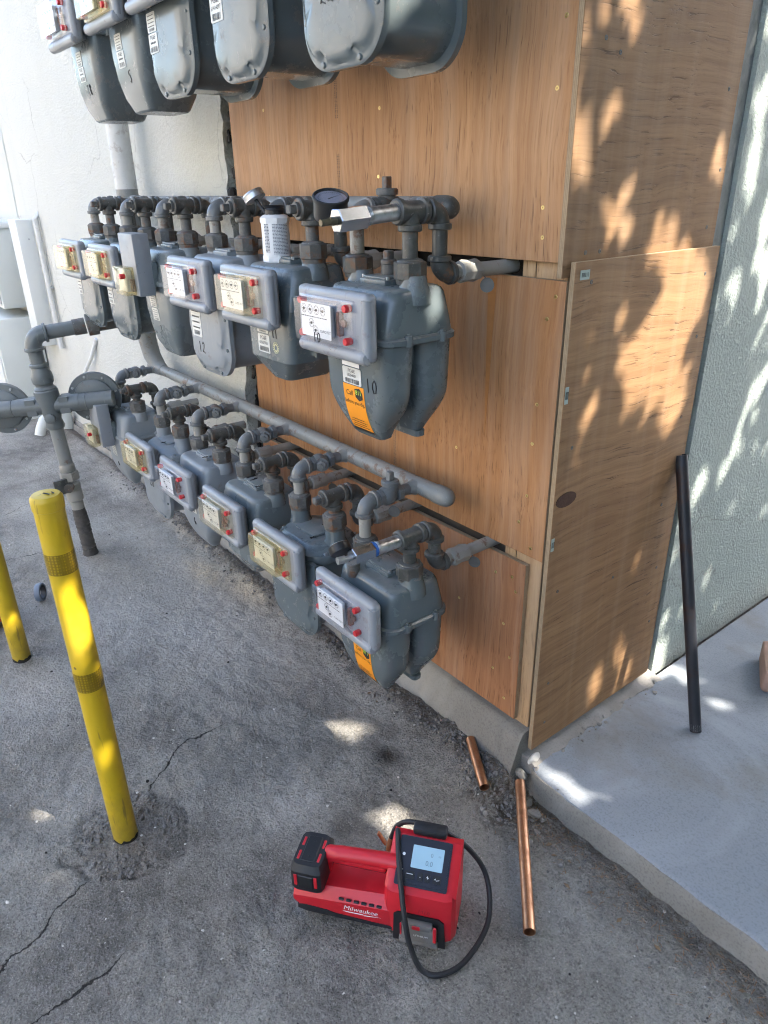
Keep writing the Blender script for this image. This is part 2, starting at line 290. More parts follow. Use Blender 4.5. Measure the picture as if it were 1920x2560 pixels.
# ------------------------------------------------------------------ mesh helpers
def frame(d, hint=None):
    z = Vector(d).normalized(); h = Vector(hint) if hint else (Vector((0, 0, 1)) if abs(z.z) < .9 else Vector((1, 0, 0)))
    x = (h - z*h.dot(z)).normalized(); return x, z.cross(x), z
def rr(hx, hy, r, n=5):
    r = min(r, hx*.999, hy*.999); o = []
    for cx, cy, a0 in ((hx-r, hy-r, 0), (-hx+r, hy-r, 90), (-hx+r, -hy+r, 180), (hx-r, -hy+r, 270)):
        for i in range(n+1):
            a = R(a0+90*i/n); o.append((cx+r*math.cos(a), cy+r*math.sin(a)))
    return o
class MB:
    def __init__(s): s.v = []; s.f = []
    def add(s, vs, fs):
        o = len(s.v); s.v += [tuple(p) for p in vs]; s.f += [tuple(i+o for i in f) for f in fs]; return s
    def loft(s, rings, cap0=True, cap1=True):
        n = len(rings[0]); vs = [p for r in rings for p in r]; fs = []
        for k in range(len(rings)-1):
            for i in range(n):
                j = (i+1) % n; fs.append((k*n+i, k*n+j, (k+1)*n+j, (k+1)*n+i))
        if cap0: fs.append(tuple(range(n-1, -1, -1)))
        if cap1: fs.append(tuple((len(rings)-1)*n+i for i in range(n)))
        return s.add(vs, fs)
    def lathe(s, o, d, prof, n=16, hint=None, cap0=True, cap1=True, phase=0):
        x, y, z = frame(d, hint); o = Vector(o); rings = []
        for r, h in prof:
            rings.append([o+z*h+(x*math.cos(2*math.pi*i/n+phase)+y*math.sin(2*math.pi*i/n+phase))*r for i in range(n)])
        return s.loft(rings, cap0, cap1)
    def cyl(s, a, b, r, n=16, ch=0.0):
        a, b = Vector(a), Vector(b); L = (b-a).length
        pr = [(r, 0), (r, L)] if not ch else [(r-ch, 0), (r, ch), (r, L-ch), (r-ch, L)]
        return s.lathe(a, b-a, pr, n)
    def pipe(s, a, b, ro, ri, n=20):
        a, b = Vector(a), Vector(b); L = (b-a).length
        return s.lathe(a, b-a, [(ri, .0), (ro, 0), (ro, L), (ri, L), (ri*.98, 0)], n, cap0=False, cap1=False)
    def hexn(s, a, b, r, n=6, ch=.0025, hint=None):
        a, b = Vector(a), Vector(b); L = (b-a).length
        return s.lathe(a, b-a, [(r-ch, 0), (r, ch), (r, L-ch), (r-ch, L)], n, hint)
    def tube(s, pts, r, n=12, cap=True, flat=None):
        pts = [Vector(p) for p in pts]; m = len(pts); rings = []; rs = r if isinstance(r, (list, tuple)) else [r]*m
        t0 = (pts[1]-pts[0]).normalized(); x, y, _ = frame(t0)
        for k in range(m):
            t = ((pts[min(k+1, m-1)]-pts[max(k-1, 0)])).normalized()
            x = (x-t*x.dot(t)).normalized(); y = t.cross(x)
            rings.append([pts[k]+(x*math.cos(2*math.pi*i/n)+y*math.sin(2*math.pi*i/n))*rs[k] for i in range(n)])
        return s.loft(rings, cap, cap)
    def box(s, c, size, bev=0.0, seg=2, rot=None):
        bm = bmesh.new(); bmesh.ops.create_cube(bm, size=1.0)
        for v in bm.verts: v.co = Vector((v.co.x*size[0], v.co.y*size[1], v.co.z*size[2]))
        if bev > 0: bmesh.ops.bevel(bm, geom=bm.edges[:], offset=min(bev, min(size)*.49), segments=seg, profile=.5, affect='EDGES')
        bm.verts.index_update(); c = Vector(c)
        vs = [(rot @ v.co if rot else v.co)+c for v in bm.verts]; fs = [tuple(v.index for v in f.verts) for f in bm.faces]; bm.free()
        return s.add(vs, fs)
    def prism(s, poly, fn0, fn1):
        n = len(poly); vs = [fn0(p) for p in poly]+[fn1(p) for p in poly]
        fs = [tuple(range(n-1, -1, -1)), tuple(range(n, 2*n))]+[(i, (i+1) % n, n+(i+1) % n, n+i) for i in range(n)]
        return s.add(vs, fs)
    def elbow(s, c, d1, d2, L, r, rc, n=14):
        c, d1, d2 = Vector(c), Vector(d1).normalized(), Vector(d2).normalized(); Rb = L*.78; pts = [c+d1*L]
        for k in range(9):
            a = math.pi/2*k/8; pts.append(c+d1*(Rb-Rb*math.sin(a))+d2*(Rb-Rb*math.cos(a)))
        pts.append(c+d2*L); s.tube(pts, r, n)
        for d in (d1, d2): s.lathe(c+d*(L-.011), d, [(r, 0), (rc, .002), (rc, .011), (rc-.003, .0135)], n)
        return s
    def obj(s, name, mat, parent=None, smooth=35, key=None):
        me = bpy.data.meshes.new(name); me.from_pydata([tuple(v) for v in s.v], [], s.f)
        bm = bmesh.new(); bm.from_mesh(me); bmesh.ops.recalc_face_normals(bm, faces=bm.faces[:]); bm.to_mesh(me); bm.free()
        me.polygons.foreach_set('use_smooth', [True]*len(me.polygons))
        me.set_sharp_from_angle(angle=R(smooth))
        me.materials.append(MAT[mat] if isinstance(mat, str) else mat)
        if key: CACHE[key] = me
        return link(name, me, parent)
CACHE = {}
def link(name, me, parent=None):
    o = bpy.data.objects.new(name, me); COL.objects.link(o)
    if parent is not None: o.parent = parent
    return o
def cached(key, name, mat, parent, build, smooth=35):
    """a part whose mesh is shared by all alike parts; the paint is set on the object"""
    if key not in CACHE:
        o = build(MB()).obj(name, mat, parent, smooth, key)
    else: o = link(name, CACHE[key], parent)
    m = MAT[mat] if isinstance(mat, str) else mat
    if o.data.materials[0] != m:
        o.material_slots[0].link = 'OBJECT'; o.material_slots[0].material = m
    return o
def tag(o, label, cat=None, group=None, kind=None):
    if label: o['label'] = label
    if cat: o['category'] = cat
    if group: o['group'] = group
    if kind: o['kind'] = kind
    return o
def thing(name, label, cat, loc=(0, 0, 0), group=None, rot=None):
    o = bpy.data.objects.new(name, None); COL.objects.link(o); o.location = loc; o.empty_display_size = .05
    if rot: o.rotation_euler = rot
    return tag(o, label, cat, group)
def struct(o): o['kind'] = 'structure'; return o

_TX = {}
def text_geo(txt, size=1.0):
    if (txt, size) in _TX: return _TX[(txt, size)]
    cu = bpy.data.curves.new('t', 'FONT'); cu.body = txt; cu.size = size; cu.align_x = 'CENTER'; cu.align_y = 'CENTER'; cu.resolution_u = 3
    ob = bpy.data.objects.new('t', cu); COL.objects.link(ob); dg = bpy.context.evaluated_depsgraph_get()
    me = bpy.data.meshes.new_from_object(ob.evaluated_get(dg))
    g = ([tuple(v.co) for v in me.vertices], [tuple(p.vertices) for p in me.polygons])
    bpy.data.objects.remove(ob); bpy.data.meshes.remove(me); bpy.data.curves.remove(cu)
    _TX[(txt, size)] = g; return g
def put_text(mb, txt, size, fn, cx, cz, shear=0, sx=1):
    v, f = text_geo(txt, size); return mb.add([fn(cx+p[0]*sx+p[1]*shear, cz+p[1]) for p in v], f)
DIG = {'0': [[(.5, 1), (.15, .8), (.05, .4), (.3, .02), (.65, .1), (.8, .5), (.7, .85), (.45, 1)]], '1': [[(.3, 1), (.35, 0)]],
 '2': [[(.1, .8), (.35, 1), (.65, .85), (.5, .5), (.05, .05), (.35, .12), (.8, .0)]], '3': [[(.15, .9), (.5, 1), (.65, .75), (.3, .55), (.7, .4), (.6, .08), (.1, .05)]],
 '5': [[(.75, 1), (.2, .95), (.18, .6), (.6, .6), (.7, .25), (.4, .0), (.05, .1)]], '6': [[(.6, 1), (.25, .7), (.1, .3), (.35, .0), (.65, .2), (.5, .45), (.15, .3)]],
 '7': [[(.1, .95), (.75, 1), (.4, .0)]], '8': [[(.6, .9), (.3, 1), (.15, .75), (.6, .4), (.5, .02), (.15, .1), (.25, .45), (.65, .85)]], '9': [[(.65, .85), (.35, 1), (.15, .7), (.45, .55), (.65, .85), (.6, .0)]],
 'x': [[(.05, .1), (.75, .8)], [(.1, .75), (.65, .05)]], '+': [[(.05, .4), (.8, .45)], [(.42, .8), (.4, .05)]]}
def scrawl(mb, txt, h, fn, cx, cz, r=.0014, pitch=.7):
    x = cx-len(txt)*h*pitch*.5
    for ch in txt:
        for st in DIG[ch]:
            mb.tube([fn(x+p[0]*h*.62, cz+(p[1]-.5)*h) for p in st], r, 5)
        x += h*pitch
    return mb
def bars(mb, fn, cx, cz, wd, h, seed=3):
    rg = random.Random(seed); x = cx-wd/2
    while x < cx+wd/2:
        b = rg.choice((.0008, .0012, .0022)); mb.add([fn(x, cz-h/2), fn(x+b, cz-h/2), fn(x+b, cz+h/2), fn(x, cz+h/2)], [(0, 1, 2, 3)]); x += b+rg.choice((.0009, .0014, .002))
    return mb
def dashes(mb, fn, cx, cz, wd, h, seed=1):
    """print too small to read"""
    rg = random.Random(seed+int(abs(cz)*1e4)); x = cx-wd/2
    while x < cx+wd/2:
        b = rg.uniform(.0012, .005); e = min(x+b, cx+wd/2); mb.add([fn(x, cz-h/2), fn(e, cz-h/2), fn(e, cz+h/2), fn(x, cz+h/2)], [(0, 1, 2, 3)]); x += b+rg.uniform(.0008, .0016)
    return mb
def sheet(mb, fn, x0, x1, z0, z1, nx=1, nz=8):
    vs = [fn(x0+(x1-x0)*i/nx, z0+(z1-z0)*k/nz) for k in range(nz+1) for i in range(nx+1)]
    return mb.add(vs, [(k*(nx+1)+i, k*(nx+1)+i+1, (k+1)*(nx+1)+i+1, (k+1)*(nx+1)+i) for k in range(nz) for i in range(nx)])
def plate(mb, fn, x0, x1, z0, z1, r=.004):
    """thin round-cornered plate standing on the curved surface fn(x, z, off)"""
    p = rr((x1-x0)/2, (z1-z0)/2, r, 4); cx, cz = (x0+x1)/2, (z0+z1)/2
    return mb.prism(p, lambda q: fn(cx+q[0], cz+q[1], .0), lambda q: fn(cx+q[0], cz+q[1], .0012))

# ------------------------------------------------------------------ value noise for terrain
def vnoise(x, y, s, seed=0):
    x = np.asarray(x)*s; y = np.asarray(y)*s; xi = np.floor(x); yi = np.floor(y); fx = x-xi; fy = y-yi
    fx = fx*fx*(3-2*fx); fy = fy*fy*(3-2*fy)
    def h(a, b):
        v = np.sin(a*127.1+b*311.7+seed*74.7)*43758.5453; return v-np.floor(v)
    return (h(xi, yi)*(1-fx)+h(xi+1, yi)*fx)*(1-fy)+(h(xi, yi+1)*(1-fx)+h(xi+1, yi+1)*fx)*fy
def fbm(x, y, s, oc=4, seed=0):
    a = 1; t = 0; o = 0
    for k in range(oc): o = o+a*(vnoise(x, y, s*2**k, seed+k)-.5); t += a; a *= .55
    return o/t*2

# ------------------------------------------------------------------ ground
def axis_pts(a, b, st, lo, hi):
    m = list(np.arange(a, b+st/2, st)); l = []; p = a; d = st
    while p > lo: d *= 1.18; p -= d; l.append(p)
    h = []; p = m[-1]; d = st
    while p < hi: d *= 1.18; p += d; h.append(p)
    return np.array(l[::-1]+m+h)
CR = [[(-.30, -1.43), (-.326, -1.364), (-.352, -1.334), (-.352, -1.301), (-.369, -1.258), (-.397, -1.245), (-.421, -1.191), (-.445, -1.12)],
      [(-.62, -.91), (-.65, -.884), (-.678, -.844), (-.739, -.77), (-.751, -.731), (-.745, -.682), (-.75, -.60)],
      [(-.166, -1.36), (-.171, -1.287), (-.174, -1.248), (-.184, -1.22), (-.183, -1.198), (-.178, -1.174), (-.179, -1.154), (-.215, -1.10)],
      [(-2.42, -.95), (-2.413, -.885), (-2.408, -.822), (-2.402, -.758), (-2.36, -.68)],
      [(-2.95, -.86), (-2.978, -.808), (-3.047, -.671), (-3.209, -.351), (-3.284, -.199)]]
def seg_sd(X, Y, pl):
    best = np.full(X.shape, 1e9); sd = np.full(X.shape, 1e9); al = np.zeros(X.shape); n = len(pl)-1
    for i in range(n):
        ax, ay = pl[i]; bx, by = pl[i+1]; dx, dy = bx-ax, by-ay; L2 = dx*dx+dy*dy
        t = ((X-ax)*dx+(Y-ay)*dy)/L2; tc = np.clip(t, 0, 1); px, py = ax+tc*dx, ay+tc*dy
        d = np.hypot(X-px, Y-py); sg = np.sign((X-ax)*dy-(Y-ay)*dx); sg[sg == 0] = 1
        m = d < best; best[m] = d[m]; sd[m] = (d*sg)[m]; al[m] = ((i+tc)/n)[m]
    return sd, al
XS = axis_pts(-2.3, .95, .0088, -70, 70); YS = axis_pts(-1.5, .02, .0088, -70, 70)
X, Y = np.meshgrid(XS, YS)
BOL = [(-.512, -1.013), (-1.549, -1.032)]
def hgt(X, Y):
    near = np.exp(-(np.maximum(0, np.abs(X+.8)-3)**2+np.maximum(0, np.abs(Y+.7)-1.5)**2))
    Z = near*(.006*fbm(X, Y, 2.2, 3, 1)+.0036*fbm(X, Y, 14, 4, 5)+.0058*fbm(X, Y, 34, 2, 9)*(.55+.45*np.clip(fbm(X, Y, 1.6, 2, 41)+.6, 0, 1)))
    wl = np.exp(-((Y+.09+.03*fbm(X, Y, 5, 2, 3))/.055)**2)*(X < .02); Z += wl*(.02+.02*fbm(X, Y, 24, 4, 11))*near
    cb = np.clip((X+.05)/.12, 0, 1)*np.clip((Y+.42)/.34, 0, 1); Z += cb*(-.034+.008*fbm(X, Y, 30, 4, 14))
    hl = np.exp(-(((X-.07)/.09)**2+((Y+.12)/.055)**2)); Z -= hl*(.022+.018*fbm(X, Y, 40, 3, 17))
    for bx, by in BOL[:1]:
        rr_ = np.hypot((X-bx)*.95, Y-by)+.04*fbm(X, Y, 11, 3, 21); p = 1/(1+np.exp((rr_-.138)/.003))
        Z += p*(-.004+.009*fbm(X, Y, 26, 3, 23)+.004*np.exp(-(rr_/.08)**2))-.016*np.exp(-((rr_-.138)/.006)**2)*np.clip(fbm(X, Y, 9, 2, 33)+.6, 0, 1)
    return Z
def patch_mask(X, Y):
    bx, by = BOL[0]; r_ = np.hypot((X-bx)*.95, Y-by)+.04*fbm(X, Y, 11, 3, 21); return 1/(1+np.exp((r_-.138)/.003)), np.exp(-((r_-.138)/.006)**2)
Z = hgt(X, Y)
nx, ny = len(XS), len(YS); idx = np.arange(nx*ny).reshape(ny, nx)
fc = np.stack([idx[:-1, :-1], idx[:-1, 1:], idx[1:, 1:], idx[1:, :-1]], -1).reshape(-1, 4)
me = bpy.data.meshes.new('asphalt_ground'); me.from_pydata(np.stack([X.ravel(), Y.ravel(), Z.ravel()], 1).tolist(), [], fc.tolist())
me.polygons.foreach_set('use_smooth', [True]*len(me.polygons)); me.materials.append(MAT['asphalt'])
def vattr(name, a): me.attributes.new(name, 'FLOAT', 'POINT').data.foreach_set('value', a.ravel().astype(np.float32))
for i, pl in enumerate(CR):
    s_, al = seg_sd(X, Y, pl); vattr('crack%d' % i, s_+.011*fbm(X, Y, 16, 3, 50+i)); vattr('cmask%d' % i, np.clip(al*12, 0, 1)*np.clip((1-al)*6, 0, 1)*(np.abs(s_) < .15)*(.55 if i > 2 else 1.0))
def blob(cx, cy, rx, ry, k=1.0): return k*np.exp(-(((X-cx)/rx)**2+((Y-cy)/ry)**2))
vattr('dust', np.clip(blob(-1.25, -.42, .45, .2, .8)+blob(-1.6, -.72, .4, .22, .6)+blob(-1.28, -1.07, .2, .12, .6)+blob(-.33, -.62, .14, .1, .5)+blob(-.75, -1.1, .15, .12, .35)+blob(-1.9, -.28, .5, .12, .75)+blob(-1.0, -.24, .35, .09, .55)+blob(-.55, -.2, .2, .06, .35)+blob(-2.7, -.6, .6, .2, .35)+blob(-2.9, -.16, .2, .09, .6)+blob(.25, -.3, .12, .1, .3)+blob(.4, -.22, .2, .1, .2), 0, .85))
vattr('sand', np.clip(blob(-1.72, -.22, .16, .06, 1)+blob(-1.42, -.15, .15, .055, 1)+blob(-2.2, -.13, .2, .03, .5), 0, 1))
vattr('dirt', np.clip(np.exp(-((Y+.07)/.05)**2)*(X < .03)*.9+np.exp(-((Y+.055)/.05)**2)*(X >= .03)*.8+blob(-.512, -1.013, .13, .13, .6)+blob(.05, -.14, .12, .09, .9), 0, 1))
pm, pe = patch_mask(X, Y); vattr('patch', np.clip(pm*.4+pe*1.0, 0, 1))
vattr('stain', blob(-.302, -.283, .05, .035, 1))
ground = struct(link('asphalt_ground', me))

# ------------------------------------------------------------------ walkway slab with kerb face
def lf(x, s, k): return float(vnoise(np.array([x]), np.array([k*3.3]), s, k)[0])*2-1
xs = [.022+i*.02 for i in range(95)]+[2.3, 3, 4.5, 8]
def slab_front(x): return -.03+.0035*lf(x, 9, 1)+.0025*lf(x, 28, 2)+.006*max(0, lf(x, 16, 12)-.35)+(0 if x > .075 else .03*(1-(x-.022)/.053)**1.5)
m = MB(); m.loft([[(x, slab_front(x)+.002, -.1), (x, slab_front(x)+.002, .034), (x, slab_front(x)+.005+.002*lf(x, 40, 3), .0415), (x, slab_front(x)+.013, .0455), (x, slab_front(x)+.05, .046), (x, .3, .045), (x, .7, .043), (x, 1.5, .04), (x, 8, .035), (x, 8, -.1)] for x in xs])
slab = struct(m.obj('concrete_walkway', 'slab', None, 50))
m = MB(); m.loft([[(x, slab_front(x)+.03, -.2), (x, slab_front(x)-.01+.004*lf(x, 12, 4), -.2), (x, slab_front(x)-.008+.004*lf(x, 12, 4), -.03), (x, slab_front(x)-.0025, .0), (x, slab_front(x)+.0, .036+.004*lf(x, 25, 6)), (x, slab_front(x)+.0035, .0385), (x, slab_front(x)+.03, .03)] for x in xs]); kf = m.obj('kerb_face', 'footing', slab, 50)
m = MB(); m.loft([[(x_, y, z) for x_, z in ((-.03, -.05), (.05+.02*lf(y, 14, 7), .038), (.04+.012*lf(y, 25, 8), .0475+.004*lf(y, 30, 9)), (.014, .055+.012*lf(y, 20, 5)), (-.03, .06))] for y in [-.01+.012*k for k in range(54)]]); m.obj('mortar_bed', 'chunk', slab, 50)
# old cement patch on the walkway
def ragged(cx, cy, rx, ry, z, n, seed, th=.0035):
    g = random.Random(seed); p = [(cx+rx*math.cos(2*math.pi*i/n)*g.uniform(.93, 1.06), cy+ry*math.sin(2*math.pi*i/n)*g.uniform(.93, 1.06)) for i in range(n)]
    mm = MB(); mm.prism(p, lambda q: (q[0], q[1], z-.01), lambda q: (cx+(q[0]-cx)*.97, cy+(q[1]-cy)*.97, z+th)); return mm

# ------------------------------------------------------------------ building
bld = thing('stucco_building', 'white stucco building carrying the gas meters, pale green on its side wall', 'building', (0, 0, 0))
g = random.Random(2)
# white stucco skin with broken right edge
zz = [-.0+i*.035 for i in range(96)]; edge = [(-1.535+.018*g.uniform(-1, 1)+(-.02 if .9 > z > .6 else 0), z) for z in zz]
poly = [(-9, .05)]+[(x, max(.05, z)) for x, z in edge if z >= .05]+[(-9, zz[-1])]
m = MB(); m.prism(poly, lambda p: (p[0], -.006, p[1]), lambda p: (p[0], .045, p[1])); m.obj('front_wall', 'stucco_white', bld, 30)
m = MB(); m.box((-1.5, .052, 1.7), (.16, .008, 3.2)); m.obj('tar_paper', 'tar', bld)
m = MB()
for k in range(70):      # torn paper and stucco crumbs in the gap
    z = .45+g.random()*1.4; m.box((-1.505+g.uniform(-.02, .015), .02+g.uniform(-.012, .012), z), (g.uniform(.01, .035), g.uniform(.004, .015), g.uniform(.015, .06)), .003, 1, Matrix.Rotation(g.uniform(-.5, .5), 3, 'Y') @ Matrix.Rotation(g.uniform(-.6, .6), 3, 'Z'))
m.box((-1.515, .0, 1.545), (.04, .03, .07), .01, 1); tag(m.obj('torn_paper', 'tar', bld), 'torn black paper and debris in the gap beside the plywood', kind='stuff')
m = MB(); m.box((-4.5, 4.1, 1.65), (9.0-.24, 8.0, 3.3)); m.box((-.6, .1, 1.65), (.9, .06, 3.3)); m.obj('core_wall', 'tar', bld)
m = MB(); m.box((-.06, 4.32, 1.66), (.12, 7.36, 3.28)); m.obj('side_wall', 'stucco_green', bld, 30)
m = MB(); m.box((-.03, .613, 1.66), (.035, .052, 3.28)); m.obj('cut_edge', 'cut_edge', bld)
m = MB(); m.box((-4.55, 4.05, 3.38), (9.3, 8.3, .16), .02); m.obj('roof', 'roof', bld)
# footing
m = MB(); rings = []
for i in range(240):
    x = -9+7.4*(i/40) if i < 40 else -1.6+1.592*(i-40)/199
    t = .135 if x > -1.5 else .07; j = .014*lf(x, 7, 3)+.006*lf(x, 30, 4); k = .008*lf(x, 11, 5)+.004*lf(x, 45, 6)
    rings.append([(x, .04, -.15), (x, -.06+j, -.15), (x, -.046+j, .012+k), (x, -.036+j*.7, .05+k), (x, -.02+j*.5, t-.03+k), (x, -.011+j*.25, t-.008+k*.5), (x, .0, t), (x, .04, t)])
m.loft(rings); m.obj('footing', 'footing', bld, 60)
# vertical crack bead and seam on the white wall
m = MB(); m.tube([(-4.73, -.008, 1.41), (-4.715, -.008, 1.6), (-4.70, -.008, 1.8), (-4.68, -.008, 2.2), (-4.68, -.008, 3.2)], .005, 5); m.obj('wall_seam', 'cabinet', bld)

# ------------------------------------------------------------------ framing lumber behind the sheets
def board(name, c, s, label, mat='lumber', bev=.002):
    mm = MB(); mm.box(c, s, bev, 1); return tag(mm.obj(name, mat), label, 'lumber')
board('corner_stud', (-.062, .036, 1.68), (.088, .036, 3.1), 'vertical fir corner stud between front and side plywood')
board('wall_stud', (-.128, .036, 1.68), (.038, .036, 3.1), 'narrow fir stud seen in the gaps just left of the corner stud')
board('cross_block', (-.83, .036, 1.395), (.05, .036, .2), 'short fir block showing in the upper gap behind the meters')
# dark splintered board in the lower gap
board('old_siding_board', (-.72, .05, .68), (1.4, .012, .1), 'dark weathered board inside the lower gap of the plywood', 'bark')

# ------------------------------------------------------------------ plywood sheets
def sheet_thing(label, mat, x0, x1, y0, y1, z0, z1, screws, face, extra=None, skew=0.0):
    mm = MB(); mm.box(((x0+x1)/2, (y0+y1)/2, (z0+z1)/2), (x1-x0, y1-y0, z1-z0), .0012, 1)
    if skew: mm.v = [(v[0]+skew*(v[2]-z0), v[1], v[2]) for v in mm.v]
    o = tag(mm.obj('plywood_sheet', mat), label, 'plywood')
    for a, z in screws:
        if face == 'y': p, d = (a, y0, z), (0, -1, 0)
        else: p, d = (x1, a, z), (1, 0, 0)
        cached('screw'+face, 'screw', 'screw' if face == 'y' else 'nut', o, lambda q: q.lathe((0, 0, 0), d, [(.0048, -.001), (.0048, .0004), (.0042, .0009), (.0018, .0009), (.0013, -.0005)], 10)).location = p
    return o
sheet_thing('large plywood sheet behind the top and upper meter rows', 'ply_up', -1.482, -.014, 0, .0155, 1.42, 3.25,
    [(-1.25, 1.8), (-1.25, 1.55), (-.65, 1.76), (-.66, 1.60), (-.07, 1.75), (-.085, 1.53), (-.08, 1.47), (-.06, 1.87), (-.3, 2.1), (-1.25, 2.1)], 'y')
sheet_thing('plywood sheet of middle height behind the lower manifold pipe', 'ply_mid', -1.462, -.004, .0, .0155, .694, 1.384,
    [(-.05, 1.3), (-.03, 1.35), (-.06, 1.1), (-.065, 1.0), (-.07, .86), (-.09, .78), (-.045, .72), (-.72, .95), (-.7, 1.13), (-1.2, 1.0), (-.33, .92)], 'y', skew=-.0)
sheet_thing('lowest small plywood sheet above the concrete footing', 'ply_low', -1.46, -.056, .0005, .016, .148, .663,
    [(-.1, .61), (-.085, .57), (-.16, .6), (-.12, .45), (-.09, .35), (-.15, .28), (-.1, .2), (-.3, .45), (-.4, .3)], 'y')
s_up = sheet_thing('upper plywood sheet on the side of the box, horizontal grain', 'ply_side_up', -.0157, -.0008, -.022, .574, 1.392, 3.25,
    [(.05, 1.83), (.1, 1.81), (.53, 1.77), (.53, 1.47), (.05, 1.44), (.1, 1.44), (.55, 1.6)], 'x')
s_lo = sheet_thing('lower plywood sheet on the side of the box, dappled with sun', 'ply_side', .0004, .0155, .002, .583, .082, 1.424,
    [(.53, 1.36), (.54, 1.2), (.53, .98), (.06, 1.38), (.05, 1.0), (.05, .6), (.05, .3), (.05, .16), (.5, .72), (.53, .5), (.54, .3), (.3, .55)], 'x')
# knot and barcode stickers on the lower side sheet
m = MB(); m.lathe((.0152, .047, .865), (1, 0, 0), [(.026, 0), (.026, .0012), (.02, .0012)], 18); m.v = [(v[0], .047+(v[1]-.047)*1.5, .865+(v[2]-.865)*.75) for v in m.v]
m.obj('knot', plain('dark_knot', (.07, .03, .015), .8, 0, .5, 60, .4), s_lo)
for yy, zz_, wd, h in ((.034, 1.397, .032, .02), (.01, 1.135, .012, .04), (.01, .75, .011, .036)):
    m = MB(); m.box((.0161, yy, zz_), (.0008, wd, h), 0); st = m.obj('barcode_sticker', plain('pale_green_label', (.34, .42, .38), .5, 0, .1), s_lo)
    m = MB(); bars(m, lambda a, b: (.0168, a, b), yy, zz_, wd*.7, h*.45, 5); m.obj('barcode', 'ink', st)
# ink stamp lines down the front sheets, too small to read
for nm_, xx, spans in (('plywood_sheet', -.845, ((1.80, .1), (1.60, .12))), ('plywood_sheet.001', -.6, ((.85, .12),))):
    m = MB()
    for zc, ln in spans:
        for off in (-.004, .004): dashes(m, lambda a, b: (xx+b, -.0004, zc+a), 0, off, ln, .0045, int(zc*10))
    m.obj('ink_stamp', plain('faded_stamp', (.2, .125, .075), .8), bpy.data.objects[nm_])
# rust run below the stub
m = MB(); m.prism([(-.236, 1.374), (-.208, 1.376), (-.214, 1.25), (-.219, 1.1), (-.226, .98), (-.23, 1.1), (-.234, 1.25)], lambda p: (p[0], .0002, p[1]), lambda p: (p[0], -.0005, p[1]))
m.obj('rust_stain', plain('rust_run', (.42, .17, .045), .7, 0, .25, 40), bpy.data.objects['plywood_sheet.001'])

# ------------------------------------------------------------------ far cabinets, gutter box, conduit
def boxthing(name, label, cat, c, s, mat, bev=.008):
    t = thing(name, label, cat, (c[0], c[1], c[2]-s[2]/2)); mm = MB(); mm.box((0, 0, s[2]/2), s, bev); mm.obj('case', mat, t); return t
t = boxthing('meter_cabinet', 'pale upper wall cabinet at the far left of the wall', 'cabinet', (-5.25, -.115, 1.105), (1.0, .22, .575), 'cabinet')
m = MB(); m.box((0, .0, .55), (1.03, .25, .035), .006); m.obj('lid', 'cabinet_trim', t); m = MB(); m.box((.0, -.118, .28), (.94, .014, .5), .004); m.obj('door', 'cabinet_trim', t)
t = boxthing('ground_cabinet', 'pale lower cabinet standing on the ground at the far left', 'cabinet', (-5.25, -.165, .365), (1.0, .3, .77), 'cabinet')
m = MB(); m.box((0, -.155, .38), (.94, .014, .68), .004); m.obj('door', 'cabinet_trim', t)
t = boxthing('wiring_gutter', 'tall white wiring gutter on the wall beside the far cabinets', 'gutter box', (-4.5, -.055, 1.0), (.2, .105, .82), 'cabinet_trim', .004)
for z in (.1, .7): m = MB(); m.lathe((.1, .01, z), (1, 0, 0), [(.006, 0), (.006, .003)], 8); m.obj('screw', 'bolt', t)
t = thing('wall_conduit', 'thin grey conduit running down beside the wiring gutter', 'conduit', (-4.19, -.03, .6)); m = MB(); m.tube([(0, 0, 0), (0, 0, .82), (-.02, .03, .85)], .017, 10); m.obj('tube', 'riser_paint', t)
m = MB(); m.box((0, .012, .4), (.06, .02, .02), .002); m.obj('strap', 'bolt', t)
t = thing('drain_pipe_stub', 'pale short drain pipe bent out of the ground by the wall', 'pipe', (-4.32, -.2, 0))
m = MB(); m.tube([(0, .12, 0), (0, .12, .14)], .055, 16); m.obj('collar', 'cabinet', t); m = MB(); m.tube([(0, .02, .12), (.01, -.02, .1), (.015, -.05, .05), (.02, -.07, .0)], .035, 12); m.obj('bend', 'cabinet', t)
t = thing('white_hose', 'thin white hose slanting down the wall behind the riser elbow', 'hose', (-3.55, -.03, .55)); m = MB(); m.tube([(.12, .02, .22), (.02, 0, .1), (-.12, -.02, -.02)], .012, 8); m.obj('tube', 'cabinet_trim', t)

